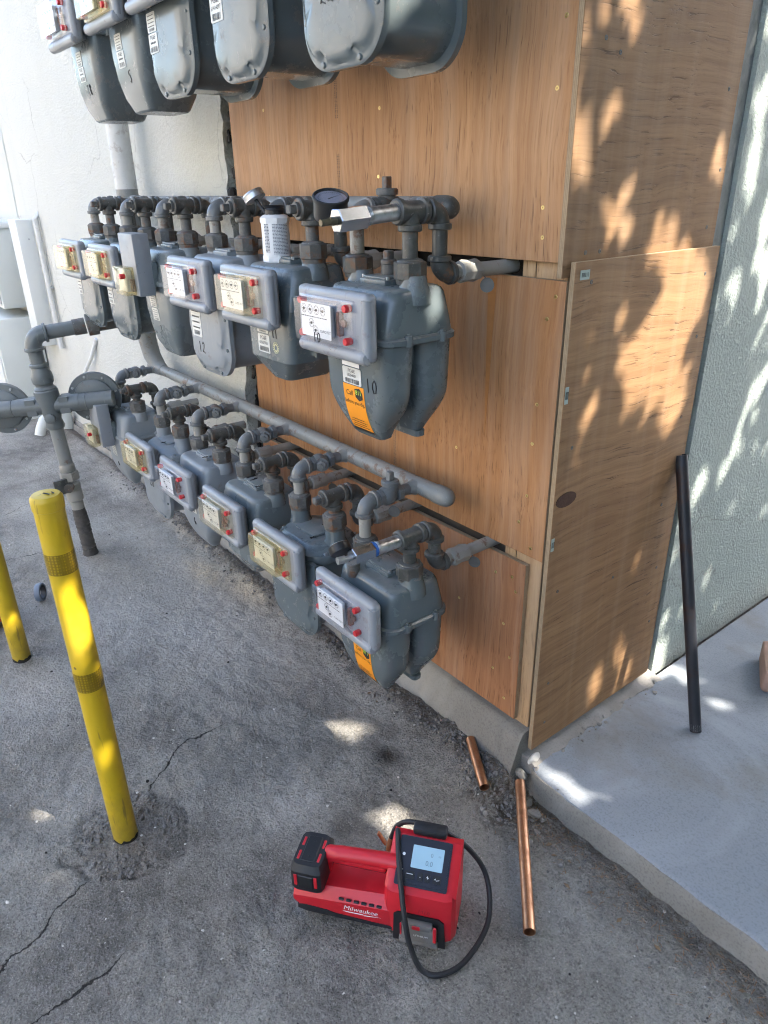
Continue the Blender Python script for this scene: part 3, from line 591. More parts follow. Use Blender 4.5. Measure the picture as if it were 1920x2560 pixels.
# ------------------------------------------------------------------ gas piping
RP, RF, RC = .0165, .0205, .0255            # pipe, fitting, fitting collar radii
X_UP = [-.284, -.655, -1.0, -1.394, -1.735, -2.106]; X_LO = [-.287, -.62, -.966, -1.333, -1.69, -2.15]; X_TOP = [-.27, -.66, -1.03, -1.37, -1.74]
ROW = {'top': dict(run=2.262, man=2.262, seam=2.012), 'upper': dict(run=1.53, man=1.53, seam=1.28), 'lower': dict(run=.788, man=.816, seam=.56)}
YC, YR, YM = -.283, -.2, -.094              # meter centre, outlet riser, manifold
NAME = {('upper', 0): 'nearest meter of the upper row', ('upper', 1): 'meter with the can on top', ('upper', 2): 'pale lilac meter of the upper row', ('upper', 3): 'upper-row meter with tall grey box',
        ('upper', 4): 'upper-row meter second from far end', ('upper', 5): 'farthest meter of the upper row',
        ('lower', 0): 'nearest meter of the lower row', ('lower', 1): 'dark bolted-top lower meter', ('lower', 2): 'lower-row meter third from near end', ('lower', 3): 'lower-row meter fourth from near end',
        ('lower', 4): 'pale bolted-top lower meter', ('lower', 5): 'farthest meter of the lower row',
        ('top', 0): 'rightmost meter of the top row', ('top', 1): 'top-row meter second from right', ('top', 2): 'middle meter of the top row', ('top', 3): 'top-row meter second from left', ('top', 4): 'leftmost meter of the top row'}

def lift(i): return .0 if i == 0 else .018
def outlet(row, i, xc):
    rd = ROW[row]; dz = rd['seam']+lift(i)+.14-rd['run']; zl = {'upper': -.128, 'lower': -.108, 'top': -.128}[row]
    t = thing('outlet_pipe', 'outlet tee and elbows of the '+NAME[(row, i)], 'gas pipe', (xc+.093, YR, rd['run']), row+' row outlet pipes')
    k = row if row != 'top' else 'upper'
    P = lambda nm, mat, b: cached(k+nm+str(i == 0), nm.split('.')[0], mat, t, b)
    P('elbow', 'pipe', lambda q: q.elbow((0, 0, 0), (0, -1, 0), (0, 0, -1), .036, RF, RC))
    P('riser', 'pipe', lambda q: q.cyl((0, 0, -.03), (0, 0, zl+.03), RP))
    P('elbow.low', 'pipe', lambda q: q.elbow((0, 0, zl), (0, 0, 1), (0, 1, 0), .036, RF, RC))
    P('wall_stub', 'stub', lambda q: q.cyl((0, .03, zl), (0, .24, zl), RP).lathe((0, .055, zl), (0, 1, 0), [(RP, 0), (RC*.92, .003), (RC, .01), (RC*.9, .03), (RC, .05), (RC*.92, .058), (RP, .06)], 8))
    P('nipple', 'nut', lambda q: q.cyl((0, -.03, 0), (0, -.052, 0), RP))
    yt = YC-YR
    P('tee', 'pipe', lambda q: q.cyl((0, yt+.036, 0), (0, yt-.034, 0), RF).lathe((0, yt+.026, 0), (0, 1, 0), [(RF, 0), (RC, .002), (RC, .012), (RC-.003, .0145)], 14).lathe((0, yt-.024, 0), (0, -1, 0), [(RF, 0), (RC, .002), (RC, .012), (RC-.003, .0145)], 14)
      .cyl((0, yt, 0), (0, yt, -.034), RF).lathe((0, yt, -.024), (0, 0, -1), [(RF, 0), (RC, .002), (RC, .012), (RC-.003, .0145)], 14))
    P('drop_nipple', 'pipe' if i == 0 else 'nut', lambda q: q.cyl((0, yt, -.03), (0, yt, dz), RP))
    P('union_nut', 'pipe' if i == 0 else 'nut', lambda q: q.hexn((0, yt, dz-.022), (0, yt, dz+.014), .035, 8).lathe((0, yt, dz+.013), (0, 0, 1), [(.029, 0), (.027, .004), (.0185, .007)], 16).lathe((0, yt, dz-.031), (0, 0, 1), [(.03, 0), (.031, .01)], 16))
    if not (i == 0 and row in ('upper', 'lower')):
        P('plug', 'nut', lambda q: q.cyl((0, yt-.034, 0), (0, yt-.046, 0), RP).box((0, yt-.055, 0), (.02, .02, .02), .0025, 1))
    if not (row == 'lower' and i in (1, 3)) :
        P('tag', 'tag', lambda q: q.lathe((.014, .135, zl-.034), (.5, -.86, 0), [(.0165, -.0006), (.0165, .0006)], 18).tube([(.0, .135, zl-.012), (.012, .135, zl-.022)], .0015, 5))
    return t
def inlet(row, i, xc):
    rd = ROW[row]; man = rd['man']; dz = rd['seam']+lift(i)+.14-man; k = row if row != 'top' else 'upper'; up = (i == 0)
    t = thing('inlet_valve', 'inlet valve and elbow of the '+NAME[(row, i)], 'gas valve', (xc-.093, YC, man), row+' row inlet valves')
    P = lambda nm, mat, b: cached(k+nm+str(i == 0), nm.replace('in_', '').split('.')[0], mat, t, b); ym = YM-YC
    P('in_elbow', 'pipe_elbow', lambda q: q.elbow((0, 0, 0), (0, 1, 0), (0, 0, -1), .037, RF+.001, RC))
    P('in_nipple', 'stub', lambda q: q.cyl((0, 0, -.03), (0, 0, dz), RP))
    P('in_union_nut', 'pipe' if i == 0 else 'nut', lambda q: q.hexn((0, 0, dz-.022), (0, 0, dz+.014), .035, 8).lathe((0, 0, dz+.013), (0, 0, 1), [(.029, 0), (.027, .004), (.0185, .007)], 16).lathe((0, 0, dz-.031), (0, 0, 1), [(.03, 0), (.031, .01)], 16))
    v = P('valve_body', 'pipe' if row != 'lower' else 'pipe_elbow', lambda q: q.cyl((0, .03, 0), (0, ym, 0), RP).hexn((0, .043, 0), (0, .06, 0), .0245, 6).lathe((0, .056, 0), (0, 1, 0), [(.018, 0), (.026, .01), (.0275, .02), (.026, .03), (.018, .04)], 14).hexn((0, .104, 0), (0, .122, 0), .0255, 6))
    d = (0, 0, 1) if up else (.8, -.6, 0)
    P('valve_core', 'nut' if row != 'lower' else 'pipe_elbow', lambda q: q.lathe((0, .088, 0), d, [(.02, 0), (.02, .028), (.0245, .029), (.025, .04), (.022, .043)], 14).box(Vector((0, .088, 0))+Vector(d)*.054, (.017, .017, .026), .002, 1, Vector(d).to_track_quat('Z', 'Y').to_matrix()) if up
      else q.lathe((0, .088, 0), d, [(.02, 0), (.02, .024), (.022, .026), (.022, .031)], 14).hexn(Vector((0, .088, 0))+Vector(d)*.031, Vector((0, .088, 0))+Vector(d)*.041, .016, 6).lathe(Vector((0, .088, 0))+Vector(d)*.041, d, [(.006, 0), (.006, .004)], 8))
    if row == 'lower' and i == 0: P('tag.in', 'tag', lambda q: q.lathe((.02, .085, -.043), (.6, -.8, 0), [(.0165, -.0006), (.0165, .0006)], 18))
    return t
def manifold(row, xs, x_end, x_far, label):
    z = ROW[row]['man']; t = thing('manifold_pipe', label, 'manifold', (x_end, YM, z), 'gas manifolds'); r = .0242
    L = x_far-x_end; m = MB(); m.tube([(0, 0, 0), (L*.5, 0, 0), (L, 0, 0)], r, 20); m.obj('pipe', 'pipe_light', t)
    m = MB(); m.lathe((-.045, 0, 0), (1, 0, 0), [(r, 0), (r+.0025, .002), (r+.0025, .035), (r, .048), (r*.75, .058), (r*.3, .063)], 20); m.obj('end_cap', 'pipe_light' if row == 'lower' else 'pipe', t)
    for xc in xs:
        xx = xc-.093-x_end; cached('branch', 'branch', 'pipe_light', t, lambda q: q.lathe((0, -.018, 0), (0, -1, 0), [(.024, 0), (.019, .01), (.018, .022)], 14)).location = (xx, 0, 0)
    return t
mu = manifold('upper', X_UP, -.275, -2.24, 'straight grey manifold pipe behind the upper row of meters')
ml = manifold('lower', X_LO, -.262, -2.33, 'spotted grey manifold pipe above the lower row of meters')
mt = manifold('top', X_TOP, -.2, -2.24, 'manifold pipe above the top row of meters')
# common riser with bends into the manifolds
t = thing('gas_riser', 'wide pale grey riser pipe on the wall linking the manifolds', 'pipe', (-2.29, -.1, .8))
m = MB(); m.tube([(0, 0, 1.6), (0, 0, .9), (0, 0, .76)], .045, 20); m.obj('upper_pipe', 'riser_paint', t)
m = MB(); m.tube([(0, .0, .78), (0, 0, .45), (-.01, .0, .28), (-.02, -.005, .15), (0, 0, .07), (.05, .006, .02), (.11, .006, .016)], [.046, .044, .042, .042, .04, .036, .026], 18); m.obj('lower_bend', 'pipe_light', t)
m = MB(); m.tube([(0, 0, .73), (.04, .004, .73), (.1, .006, .73)], .028, 14); m.obj('tee_branch', 'pipe_light', t)
m = MB(); m.tube([(.0, 0, 1.6), (0.0, 0, 1.44), (.05, .006, 1.462), (.09, .006, 1.462)], .026, 14); m.obj('top_bend', 'pipe_light', t)

# ------------------------------------------------------------------ gas meters
FW, FD = .134, .108
def sm(t): t = max(0, min(1, t)); return t*t*(3-2*t)
ZB = -.23
def lobe(z):
    t = z/ZB; hw = .119*(1-.04*t-.47*sm((t-.5)/.55)**1.2); yf = -(.103-.006*t-.034*t**5); yi = -(.006+.008*t+.018*t**4); return hw, yf, yi
def yfrontA(z): return lobe(min(0, max(ZB, z)))[1]
def ring3(hx, hy, r, z, cx=0, cy=0, n=5): return [(cx+a, cy+b, z) for a, b in rr(hx, hy, r, n)]
def body_A(q):
    for s in (-1, 1):
        rings = []
        for k in range(15):
            z = -.004+(ZB+.004)*k/14; hw, yf, yi = lobe(z); hy = (yi-yf)/2; cy = s*-(yf+yi)/2*-1
            rings.append(ring3(hw, hy, min(.034, hy*.75), z, 0, (yf+yi)/2*(1 if s < 0 else -1), 6))
        hw, yf, yi = lobe(ZB); rings.append(ring3(hw*.8, (yi-yf)/2*.7, .012, ZB-.007, 0, (yf+yi)/2*(1 if s < 0 else -1), 6))
        if s > 0: rings = rings[:-1]+[[(p[0]*1.12, p[1], p[2]) for p in rings[-2]], [(p[0]*1.1, p[1], p[2]-.014) for p in rings[-2]]]
        q.loft(rings)
    q.box((0, 0, -.035), (.17, .06, .06), .012)
    return q
def yC(z): return -.098 if z > -.13 else -.098+(-.13-z)*.55
def body_C(q):
    rings = [ring3(.112, .094, .028, 0), ring3(.112, .098, .028, -.02), ring3(.108, .098, .028, -.13), ring3(.095, .09, .026, -.142), ring3(.05, .07, .02, -.182), ring3(.045, .066, .02, -.188)]
    return q.loft(rings)
DP = [(.0, .116, .099), (-.09, .114, .098), (-.15, .105, .094), (-.2, .088, .082), (-.236, .07, .066)]
def yD(z):
    for (z0, _, a), (z1, _, b) in zip(DP, DP[1:]):
        if z >= z1: return -(a+(b-a)*(z0-z)/(z0-z1))
    return -DP[-1][2]
def body_D(q): return q.loft([ring3(hx, hy, .03 if z > -.2 else .02, z) for z, hx, hy in [(.005, .116, .099)]+DP+[(-.241, .064, .06)]])
def uout(inset, n=14):
    W = .128-inset; zt = .03-inset; zb = -.232+inset; r = min(.082-inset*.4, W*.97); p = [(W, zt), (W, zt-.06), (W, -.09)]
    for k in range(n+1):
        a = R(-90*k/n); p.append((W-r+r*math.cos(a), zb+r+r*math.sin(a)))
    p += [(W-r-(2*(W-r))*k/4, zb) for k in range(1, 4)]
    for k in range(n+1):
        a = R(-90-90*k/n); p.append((-W+r+r*math.cos(a), zb+r+r*math.sin(a)))
    p += [(-W, -.09), (-W, zt-.06), (-W, zt)]+[(W*(-1+2*k/8), zt) for k in range(1, 8)]
    return p
SCR = [(.116, -.06), (-.116, -.06), (.115, -.145), (-.115, -.145), (.06, -.22), (-.06, -.22), (.115, .005), (-.115, .005)]
def body_B(q):
    def ring(ins, y): return [(a, y, b) for a, b in uout(ins)]
    return q.loft([ring(.016, -.086), ring(.016, .086)])
def cover_B(q):
    def ring(ins, y, notch=0):
        o = []
        for (a, b), (c, d) in zip(uout(ins), uout(ins+.016)):
            k = max(math.exp(-((a-x)**2+(b-z)**2)/.0155**2) for x, z in SCR)*notch; o.append((a+(c-a)*k, y, b+(d-b)*k))
        return o
    return q.loft([ring(0, -.085), ring(0, -.098), ring(.004, -.1005), ring(.008, -.1005), ring(.013, -.107, 1), ring(.019, -.1112, .9), ring(.03, -.1128, .2), ring(.06, -.1135)])
def rear_B(q):
    def ring(ins, y): return [(a, y, b) for a, b in uout(ins)]
    return q.loft([ring(0, .085), ring(0, .098), ring(.012, .104), ring(.03, .106)])
def screws_pts(): return [(x*.985, z) for x, z in SCR if z < .0]
def top_A(q):
    return q.loft([ring3(.126, .1, .036, 0), ring3(.1255, .0995, .036, .015), ring3(.124, .0945, .036, .04), ring3(.12, .087, .036, .075), ring3(.118, .083, .035, .09), ring3(.114, .078, .034, .0985), ring3(.108, .072, .032, .1025), ring3(.1, .064, .028, .1035), ring3(.06, .04, .015, .104)])
def flange(q): return q.loft([ring3(FW-.003, FD-.003, .045, -.009, n=7), ring3(FW, FD, .045, -.006, n=7), ring3(FW, FD, .045, .004, n=7), ring3(FW-.004, FD-.004, .045, .008, n=7)])
def spud(q, base=.1): return q.lathe((0, 0, base-.03), (0, 0, 1), [(.038, 0), (.036, .022), (.0325, .033), (.0295, .039), (.0285, .15-base), (.026, .157-base)], 18)
def pad_A(q): return q.box((-.004, 0, .108), (.092, .075, .014), .004, 2).box((-.004, 0, .117), (.082, .064, .006), .0025, 2)
def top_oct(q):
    o = [(.128, -.055), (.128, .055), (.085, .1), (-.085, .1), (-.128, .055), (-.128, -.055), (-.085, -.1), (.085, -.1)]
    def rg_(s, z): 
        pts = []
        for k in range(8):
            a, b = o[k], o[(k+1) % 8]
            for f in (.12, .5, .88): pts.append(((a[0]+(b[0]-a[0])*f)*s, (a[1]+(b[1]-a[1])*f)*s, z))
        return pts
    return q.loft([rg_(.98, .02), rg_(1.0, .024), rg_(1.0, .04), rg_(.985, .046), rg_(.9, .05), rg_(.8, .066), rg_(.76, .07), rg_(.5, .072)])
def plate_idx(q):
    q.box((0, -.137, .036), (.258, .03, .138), .012, 3); q.tube([(-.128+.012, -.147, -.022), (0, -.147, -.022), (.117, -.147, -.022)], .0155, 14)
    q.tube([(.118, -.143, -.02), (.118, -.143, .092)], .0125, 12); q.lathe((.117, -.147, -.022), (1, 0, 0), [(.0155, 0), (.013, .006), (.007, .009)], 14)
    q.box((.0, -.112, .03), (.17, .03, .1), .008); return q
def cover_idx(q): return q.box((-.004, -.1575, .04), (.196, .012, .1), .005, 3).loft([[(a-.016, -.162, b+.04) for a, b in rr(.075, .046, .006, 3)], [(a-.016, -.1845, b+.04) for a, b in rr(.0735, .0445, .005, 3)], [(a-.016, -.187, b+.04) for a, b in rr(.0715, .0425, .004, 3)]])
def dial_print(q):
    for x, z in ((-.062, .062), (-.038, .062), (-.014, .062), (.010, .062), (-.035, .034), (-.02, .02)):
        for k in range(16):
            a0, a1 = 2*math.pi*k/16, 2*math.pi*(k+.86)/16; P = lambda r, a: (x-.005+r*math.cos(a), -.1745, z+r*math.sin(a))
            q.add([P(.0088, a0), P(.0088, a1), P(.0098, a1), P(.0098, a0)], [(0, 1, 2, 3)])
            if k % 2 == 0: q.add([P(.0065, a0), P(.0065, a0+.2), P(.008, a0+.2), P(.008, a0)], [(0, 1, 2, 3)])
        q.lathe((x-.005, -.174, z), (0, -1, 0), [(.0028, 0), (.0028, .0022)], 8); b = random.Random(x+z).uniform(0, 6)
        q.add([(x-.005, -.176, z), (x-.005+.002*math.sin(b), -.176, z-.002*math.cos(b)), (x-.005+.008*math.cos(b), -.176, z+.008*math.sin(b)), (x-.005-.002*math.sin(b), -.176, z+.002*math.cos(b))], [(0, 1, 2, 3)])
    f = lambda a, b: (a, -.1745, b); put_text(q, 'CUBIC FEET', .0075, f, .012, .02); dashes(q, f, -.03, .047, .1, .002, 3); return q
def index_std(t, kind):
    pl = cached('plate_idx', 'index_housing', 'plate', t, plate_idx)
    cached('mech', 'counter', 'mech', t, lambda q: q.box((-.024, -.165, .04), (.1, .012, .066), .003, 1))
    cached('mech2', 'counter_side', 'brown_part', t, lambda q: q.box((.044, -.158, .04), (.012, .014, .05), .002, 1).cyl((.06, -.157, .042), (.06, -.1625, .042), .008, 12))
    d = cached('dialf', 'dial_face', 'card', t, lambda q: q.box((-.024, -.173, .04), (.112, .0016, .07)))
    cached('dialp', 'dial_print', 'ink', d, dial_print)
    cached('cover', 'index_cover', kind, t, cover_idx)
    for x, z in ((.074, .074), (.074, .008), (-.094, .076), (-.094, .006)):
        cached('rplug', 'seal_plug', 'red_plug', t, lambda q: q.lathe((0, -.153, 0), (0, -1, 0), [(.0075, 0), (.0082, .003), (.0082, .014), (.007, .0165)], 12)).location = (x, 0, z)
    return pl
def index_tall(t, kind):
    cached('tallbox', 'module_box', 'plate', t, lambda q: q.box((-.012, -.14, .06), (.125, .055, .19), .004, 2))
    cached('tallneck', 'module_neck', 'meter_dark', t, lambda q: q.box((0, -.11, .03), (.1, .03, .08), .006))
    cached('tcover', 'index_cover', kind, t, lambda q: q.box((-.02, -.186, .012), (.1, .036, .088), .005, 2))
    cached('tmech', 'counter', 'mech', t, lambda q: q.box((-.028, -.18, .012), (.07, .022, .068), .003, 1)); cached('tmech2', 'counter_side', 'brown_part', t, lambda q: q.box((.02, -.175, .0), (.012, .012, .04), .002, 1))
    cached('rplug', 'seal_plug', 'red_plug', t, None).location = (.024, -.046, .03)

def meter(row, i, xc, typ, paintm, idx, cover, label, marks=(), plates=(), sticker=False, emblem=False, plug=None, oct_=False, dz=0, dx=0):
    t = thing('gas_meter', label, 'gas meter', (xc+dx, YC, ROW[row]['seam']+lift(i)+dz), 'gas meters in three rows on the wall')
    if typ == 'A':
        cached('bodyA', 'lower_case', paintm, t, body_A, 40); fn = lambda x, z, o=.0: (x, yfrontA(z)-o-.0004, z)
    elif typ == 'D':
        cached('bodyD', 'lower_case', paintm, t, body_D, 24); fn = lambda x, z, o=.0: (x, yD(z)-o-.0004, z)
    elif typ == 'C':
        cached('bodyC', 'lower_case', paintm, t, body_C, 30); fn = lambda x, z, o=.0: (x, yC(z)-o-.0004, z)
    else:
        cached('bodyB', 'lower_case', paintm, t, body_B, 40); cv = cached('coverB', 'front_cover', paintm, t, cover_B, 50); cached('rearB', 'rear_cover', paintm, t, rear_B, 40)
        fn = lambda x, z, o=.0: (x, -.1135-o, z)
        for x, z in screws_pts(): cached('cscrew', 'screw', 'meter_dark', cv, lambda q: q.lathe((0, -.099, 0), (0, -1, 0), [(.006, 0), (.006, .003), (.0045, .0055), (.002, .006)], 10)).location = (x, 0, z)
    if oct_:
        tp = cached('topO', 'top_cover', paintm, t, top_oct, 40); [setattr(cached('spudO', 'spud', paintm, t, lambda q: spud(q, .07)), 'location', (s*.093, 0, 0)) for s in (-1, 1)]
        cached('padO', 'top_pad', paintm, tp, lambda q: q.box((-.004, 0, .075), (.1, .09, .01), .004, 2))
        for x, y in ((.115, -.05), (.115, .05), (-.115, -.05), (-.115, .05), (.06, -.09), (-.06, -.09), (.0, -.09), (.06, .09)):
            cached('tbolt', 'bolt', 'bolt', tp, lambda q: q.hexn((0, 0, .045), (0, 0, .053), .0065, 6, .001)).location = (x, y, 0)
        zt = .0805
    else:
        tp = cached('topA', 'upper_case', paintm, t, top_A, 45); [setattr(cached('spudA', 'spud', paintm, t, spud), 'location', (s*.093, 0, 0)) for s in (-1, 1)]
        pd = cached('padA', 'top_pad', paintm, tp, pad_A)
        for x, y in ((.038, .026), (.038, -.026), (-.046, .026), (-.046, -.026)):
            cached('pbolt', 'bolt', 'bolt', pd, lambda q: q.hexn((0, 0, .114), (0, 0, .1215), .0045, 6, .0008)).location = (x, y, 0)
        if typ in 'AD':
            fl = cached('flangeA', 'flange', paintm, t, flange, 40)
            for x, y in ((.13, -.045), (.13, .05), (-.124, 0), (.05, .102), (-.05, .102)):
                cached('fbolt', 'bolt_lug', paintm, fl, lambda q: q.lathe((0, 0, -.011), (0, 0, 1), [(.0085, 0), (.0095, .004), (.0095, .021), (.008, .023), (.0045, .023), (.0045, .027)], 10)).location = (x, y, 0)
        zt = .1205
    (index_std if idx == 'std' else index_tall)(t, cover)
    for (x0, x1, z0, z1, kind, txt) in plates:
        mm = MB(); plate(mm, fn, x0, x1, z0, z1); p = mm.obj('name_plate', 'label_blue' if kind == 'blue' else 'label_white', t)
        cx, w_, h = (x0+x1)/2, x1-x0, z1-z0; f2 = lambda a, b: fn(a, b, .0017); mm = MB()
        if kind == 'pge':
            put_text(mm, 'PG&E', h*.3, f2, cx, z1-h*.2); put_text(mm, txt, h*.24, f2, cx, z1-h*.47) if txt else dashes(mm, f2, cx, z1-h*.47, w_*.6, h*.1)
            bars(mm, f2, cx, z0+h*.2, w_*.72, h*.26, int(txt or 7)); mm.obj('print', 'ink', p)
        elif kind == 'blue':
            q = random.Random(5)
            for k in range(5): sheet(mm, f2, x0+w_*(.05+.19*k), x0+w_*(.05+.19*k+q.uniform(.08, .15)), z1-h*q.uniform(.15, .2), z1-h*.34, 1, 1)
            sheet(mm, f2, x0+.001, x1-.001, z0+.001, z0+h*.45, 1, 1); mm.obj('print', 'white', p)
        else:
            for k in range(4): dashes(mm, f2, cx, z1-h*(.16+.18*k), w_*.75, h*.05, k)
            bars(mm, f2, cx, z0+h*.13, w_*.6, h*.14, 4); mm.obj('print', 'ink', p)
    if sticker:
        x0, x1, z0, z1 = sticker; mm = MB(); sheet(mm, lambda a, b: fn(a, b, .0006), x0, x1, z0, z1, 2, 14); st = mm.obj('call_before_you_dig_sticker', 'orange', t)
        tag(st, 'orange sticker reading Call 811 before you dig'); w_, h, cx = x1-x0, z1-z0, (x0+x1)/2; f2 = lambda a, b: fn(a, b, .0011); f3 = lambda a, b: fn(a, b, .0015)
        mm = MB(); put_text(mm, 'Call', h*.145, f2, cx-w_*.2, z1-h*.17); put_text(mm, 'before you dig.', h*.115, f2, cx, z1-h*.35, sx=.93)
        mm.prism([(cx+w_*.06, z1-h*.06), (cx+w_*.3, z1-h*.03), (cx+w_*.42, z1-h*.12), (cx+w_*.42, z1-h*.24), (cx+w_*.25, z1-h*.29), (cx+w_*.08, z1-h*.22)], lambda p: f2(*p), lambda p: fn(p[0], p[1], .0013))
        sheet(mm, f2, x0, x1, z0, z0+h*.065, 1, 2); 
        for k in range(4): dashes(mm, f2, cx-w_*.04, z0+h*(.28-.055*k), w_*(.6 if k % 2 == 0 else .78), h*.018, k)
        mm.obj('lettering', 'ink', st); mm = MB(); put_text(mm, '811', h*.13, f3, cx+w_*.24, z1-h*.13); mm.obj('lettering', 'lime', st)
    if marks:
        mm = MB()
        for (txt, h, where, a, b) in marks:
            scrawl(mm, txt, h, (lambda x, z: fn(x, z, .0)) if where == 'front' else ((lambda x, z: (x, z, zt)) if where == 'top' else (lambda x, z: (x, -.1876, z))), a, b, .0015 if where != 'dial' else .001)
        tag(mm.obj('marker_writing', 'ink', t), None)
    if emblem:
        mm = MB()
        for k in range(14):
            a = 2*math.pi*k/14
            for r_ in (.0135, .0085): mm.lathe(Vector(fn(.045+r_*math.cos(a), -.095+r_*math.sin(a))), (0, -1, 0), [(.0022, 0), (.0022, .0006)], 6)
        mm.obj('round_stamp', 'cream', t)
    if plug:
        cached('topplug', 'pipe_plug', 'nut', t, lambda q: q.cyl((0, 0, -.01), (0, 0, .022), .0165, 14).hexn((0, 0, .018), (0, 0, .03), .018, 12).box((0, 0, .038), (.019, .019, .02), .0025, 1)).location = plug
    return t
PG = lambda x0, x1, z0, z1, n: (x0, x1, z0, z1, 'pge', n)
DATA = [
 ('upper', 0, 'A', 'meter_dark', 'std', 'clear', 'dark grey gas meter numbered 10 with clear counter cover and orange sticker', dict(marks=[('10', .03, 'front', .072, -.098), ('10', .02, 'dial', -.0, .01)], plates=[(-.035, .032, -.066, -.034, 'blue', ''), PG(-.035, .034, -.106, -.068, '63254001')], sticker=(-.038, .04, -.224, -.108), plug=(-.01, .015, .122), dx=.012)),
 ('upper', 1, 'C', 'meter_dark', 'std', 'hazed', 'dark grey flat-bottomed gas meter numbered 11 with a can standing on it', dict(marks=[('11', .022, 'front', .045, -.06)], plates=[(-.045, .012, -.064, -.034, 'metal', '2507931'), PG(-.045, .015, -.115, -.068, '62507931')], emblem=True)),
 ('upper', 2, 'B', 'meter_pale', 'std', 'clear', 'pale lilac grey gas meter numbered 12 with round-bottomed front cover', dict(marks=[('12', .032, 'front', -.03, -.155)], plates=[(-.085, -.02, -.125, -.036, 'metal', '')])),
 ('upper', 3, 'D', 'meter_mid', 'tall', 'yellowed', 'upper-row gas meter with tall grey box and yellowed counter cover', dict(marks=[('7', .02, 'front', .0, -.15)], plates=[(-.05, .0, -.08, -.04, 'metal', ''), (-.045, .005, -.125, -.084, 'metal', '')])),
 ('upper', 4, 'B', 'meter_dark', 'std', 'yellowed', 'upper-row gas meter second from far end with yellowed cover', dict(plates=[(-.095, -.045, -.11, -.035, 'metal', '')])),
 ('upper', 5, 'B', 'meter_dark', 'std', 'yellowed', 'farthest gas meter of the upper row with yellowed cover', dict(plates=[(-.095, -.045, -.11, -.035, 'metal', '')])),
 ('lower', 0, 'A', 'meter_dark', 'std', 'clear', 'nearest gas meter of the lower row with orange sticker and clear cover', dict(sticker=(-.032, .044, -.208, -.094), plates=[(.0, .036, -.07, -.036, 'metal', '')], plug=(-.05, -.078, .098), dx=.008)),
 ('lower', 1, 'B', 'meter_dark', 'std', 'yellowed', 'dark grey gas meter with 23 written on its bolted top', dict(oct_=True, marks=[('23', .032, 'top', .02, .03), ('x', .022, 'top', .055, -.05)], plates=[PG(-.105, -.035, -.085, -.035, '')])),
 ('lower', 2, 'C', 'meter_mid', 'std', 'hazed', 'lower-row gas meter with 19 written on its sloping top', dict(marks=[('19', .03, 'top', -.03, -.01), ('x', .02, 'top', .045, -.03)], plates=[(-.05, .005, -.08, -.03, 'metal', '')])),
 ('lower', 3, 'A', 'meter_pale', 'std', 'clear', 'pale blue grey gas meter numbered 6 in the lower row', dict(marks=[('6', .032, 'front', .01, -.13), ('+', .03, 'top', .045, -.04)], plates=[PG(-.02, .04, -.09, -.04, '')])),
 ('lower', 4, 'B', 'meter_pale', 'std', 'yellowed', 'pale grey gas meter with 20 on its front in the lower row', dict(oct_=True, marks=[('20', .034, 'front', .0, -.085), ('+', .03, 'top', .03, -.05)], plates=[(-.1, -.04, -.08, -.035, 'metal', '')])),
 ('lower', 5, 'A', 'meter_pale', 'tall', 'yellowed', 'farthest gas meter of the lower row with tall grey box', dict(marks=[('0', .02, 'front', .0, -.14)], plates=[(-.04, .01, -.1, -.05, 'metal', '')])),
 ('top', 0, 'B', 'meter_dark', 'std', 'clear', 'rightmost dark gas meter of the top row, numbered 22', dict(marks=[('22', .035, 'front', -.02, -.11)])),
 ('top', 1, 'B', 'meter_dark', 'std', 'clear', 'top-row gas meter second from right with plate ending in 4297', dict(plates=[PG(-.1, -.042, -.11, -.06, '61414297')])),
 ('top', 2, 'B', 'meter_dark', 'std', 'clear', 'middle gas meter of the top row with two-part name plate', dict(plates=[(-.1, -.045, -.078, -.035, 'metal', ''), PG(-.1, -.045, -.125, -.081, '')])),
 ('top', 3, 'D', 'meter_mid', 'std', 'yellowed', 'top-row gas meter second from left with yellowed cover', dict(marks=[('5', .03, 'front', .02, -.15)], plates=[(-.05, .0, -.08, -.04, 'metal', ''), PG(-.048, .004, -.125, -.083, '')])),
 ('top', 4, 'D', 'meter_mid', 'std', 'clear', 'leftmost gas meter of the top row, numbered 18, with clear cover', dict(marks=[('18', .03, 'front', .02, -.15)], plates=[(-.05, .0, -.08, -.04, 'metal', ''), PG(-.048, .004, -.125, -.083, '')])),
]
for row, i, typ, pm, idx, cov, lab, kw in DATA:
    xc = {'upper': X_UP, 'lower': X_LO, 'top': X_TOP}[row][i]
    meter(row, i, xc, typ, pm, idx, cov, lab, **kw); outlet(row, i, xc); inlet(row, i, xc)

# ------------------------------------------------------------------ regulators on the service riser
t = thing('service_regulator', 'grey gas service riser with cross fitting and two round regulators by the wall', 'gas regulator', (-2.235, -.563, 0))
A = Vector((.5, .866, 0)); F = Vector((.866, -.5, 0)); U = Vector((0, 0, 1)); O = Vector((0, 0, .735))
def P_(nm, mat, b): return b(MB()).obj(nm, mat, t)
P_('ground_sleeve', plain('wrapped_tape', (.07, .065, .06), .7, 0, .5, 60, .6), lambda q: q.lathe((0, 0, -.05), (0, 0, 1), [(.036, 0), (.036, .05), (.031, .07)]+[(.029+.0045*random.Random(k).random(), .08+k*.006) for k in range(33)]+[(.029, .29)], 16))
P_('lower_pipe', 'stub', lambda q: q.cyl((0, 0, .22), (0, 0, .345), .029).lathe((0, 0, .28), (0, 0, 1), [(.03, 0), (.037, .006), (.037, .05), (.033, .056), (.037, .062), (.037, .085), (.03, .09)], 16))
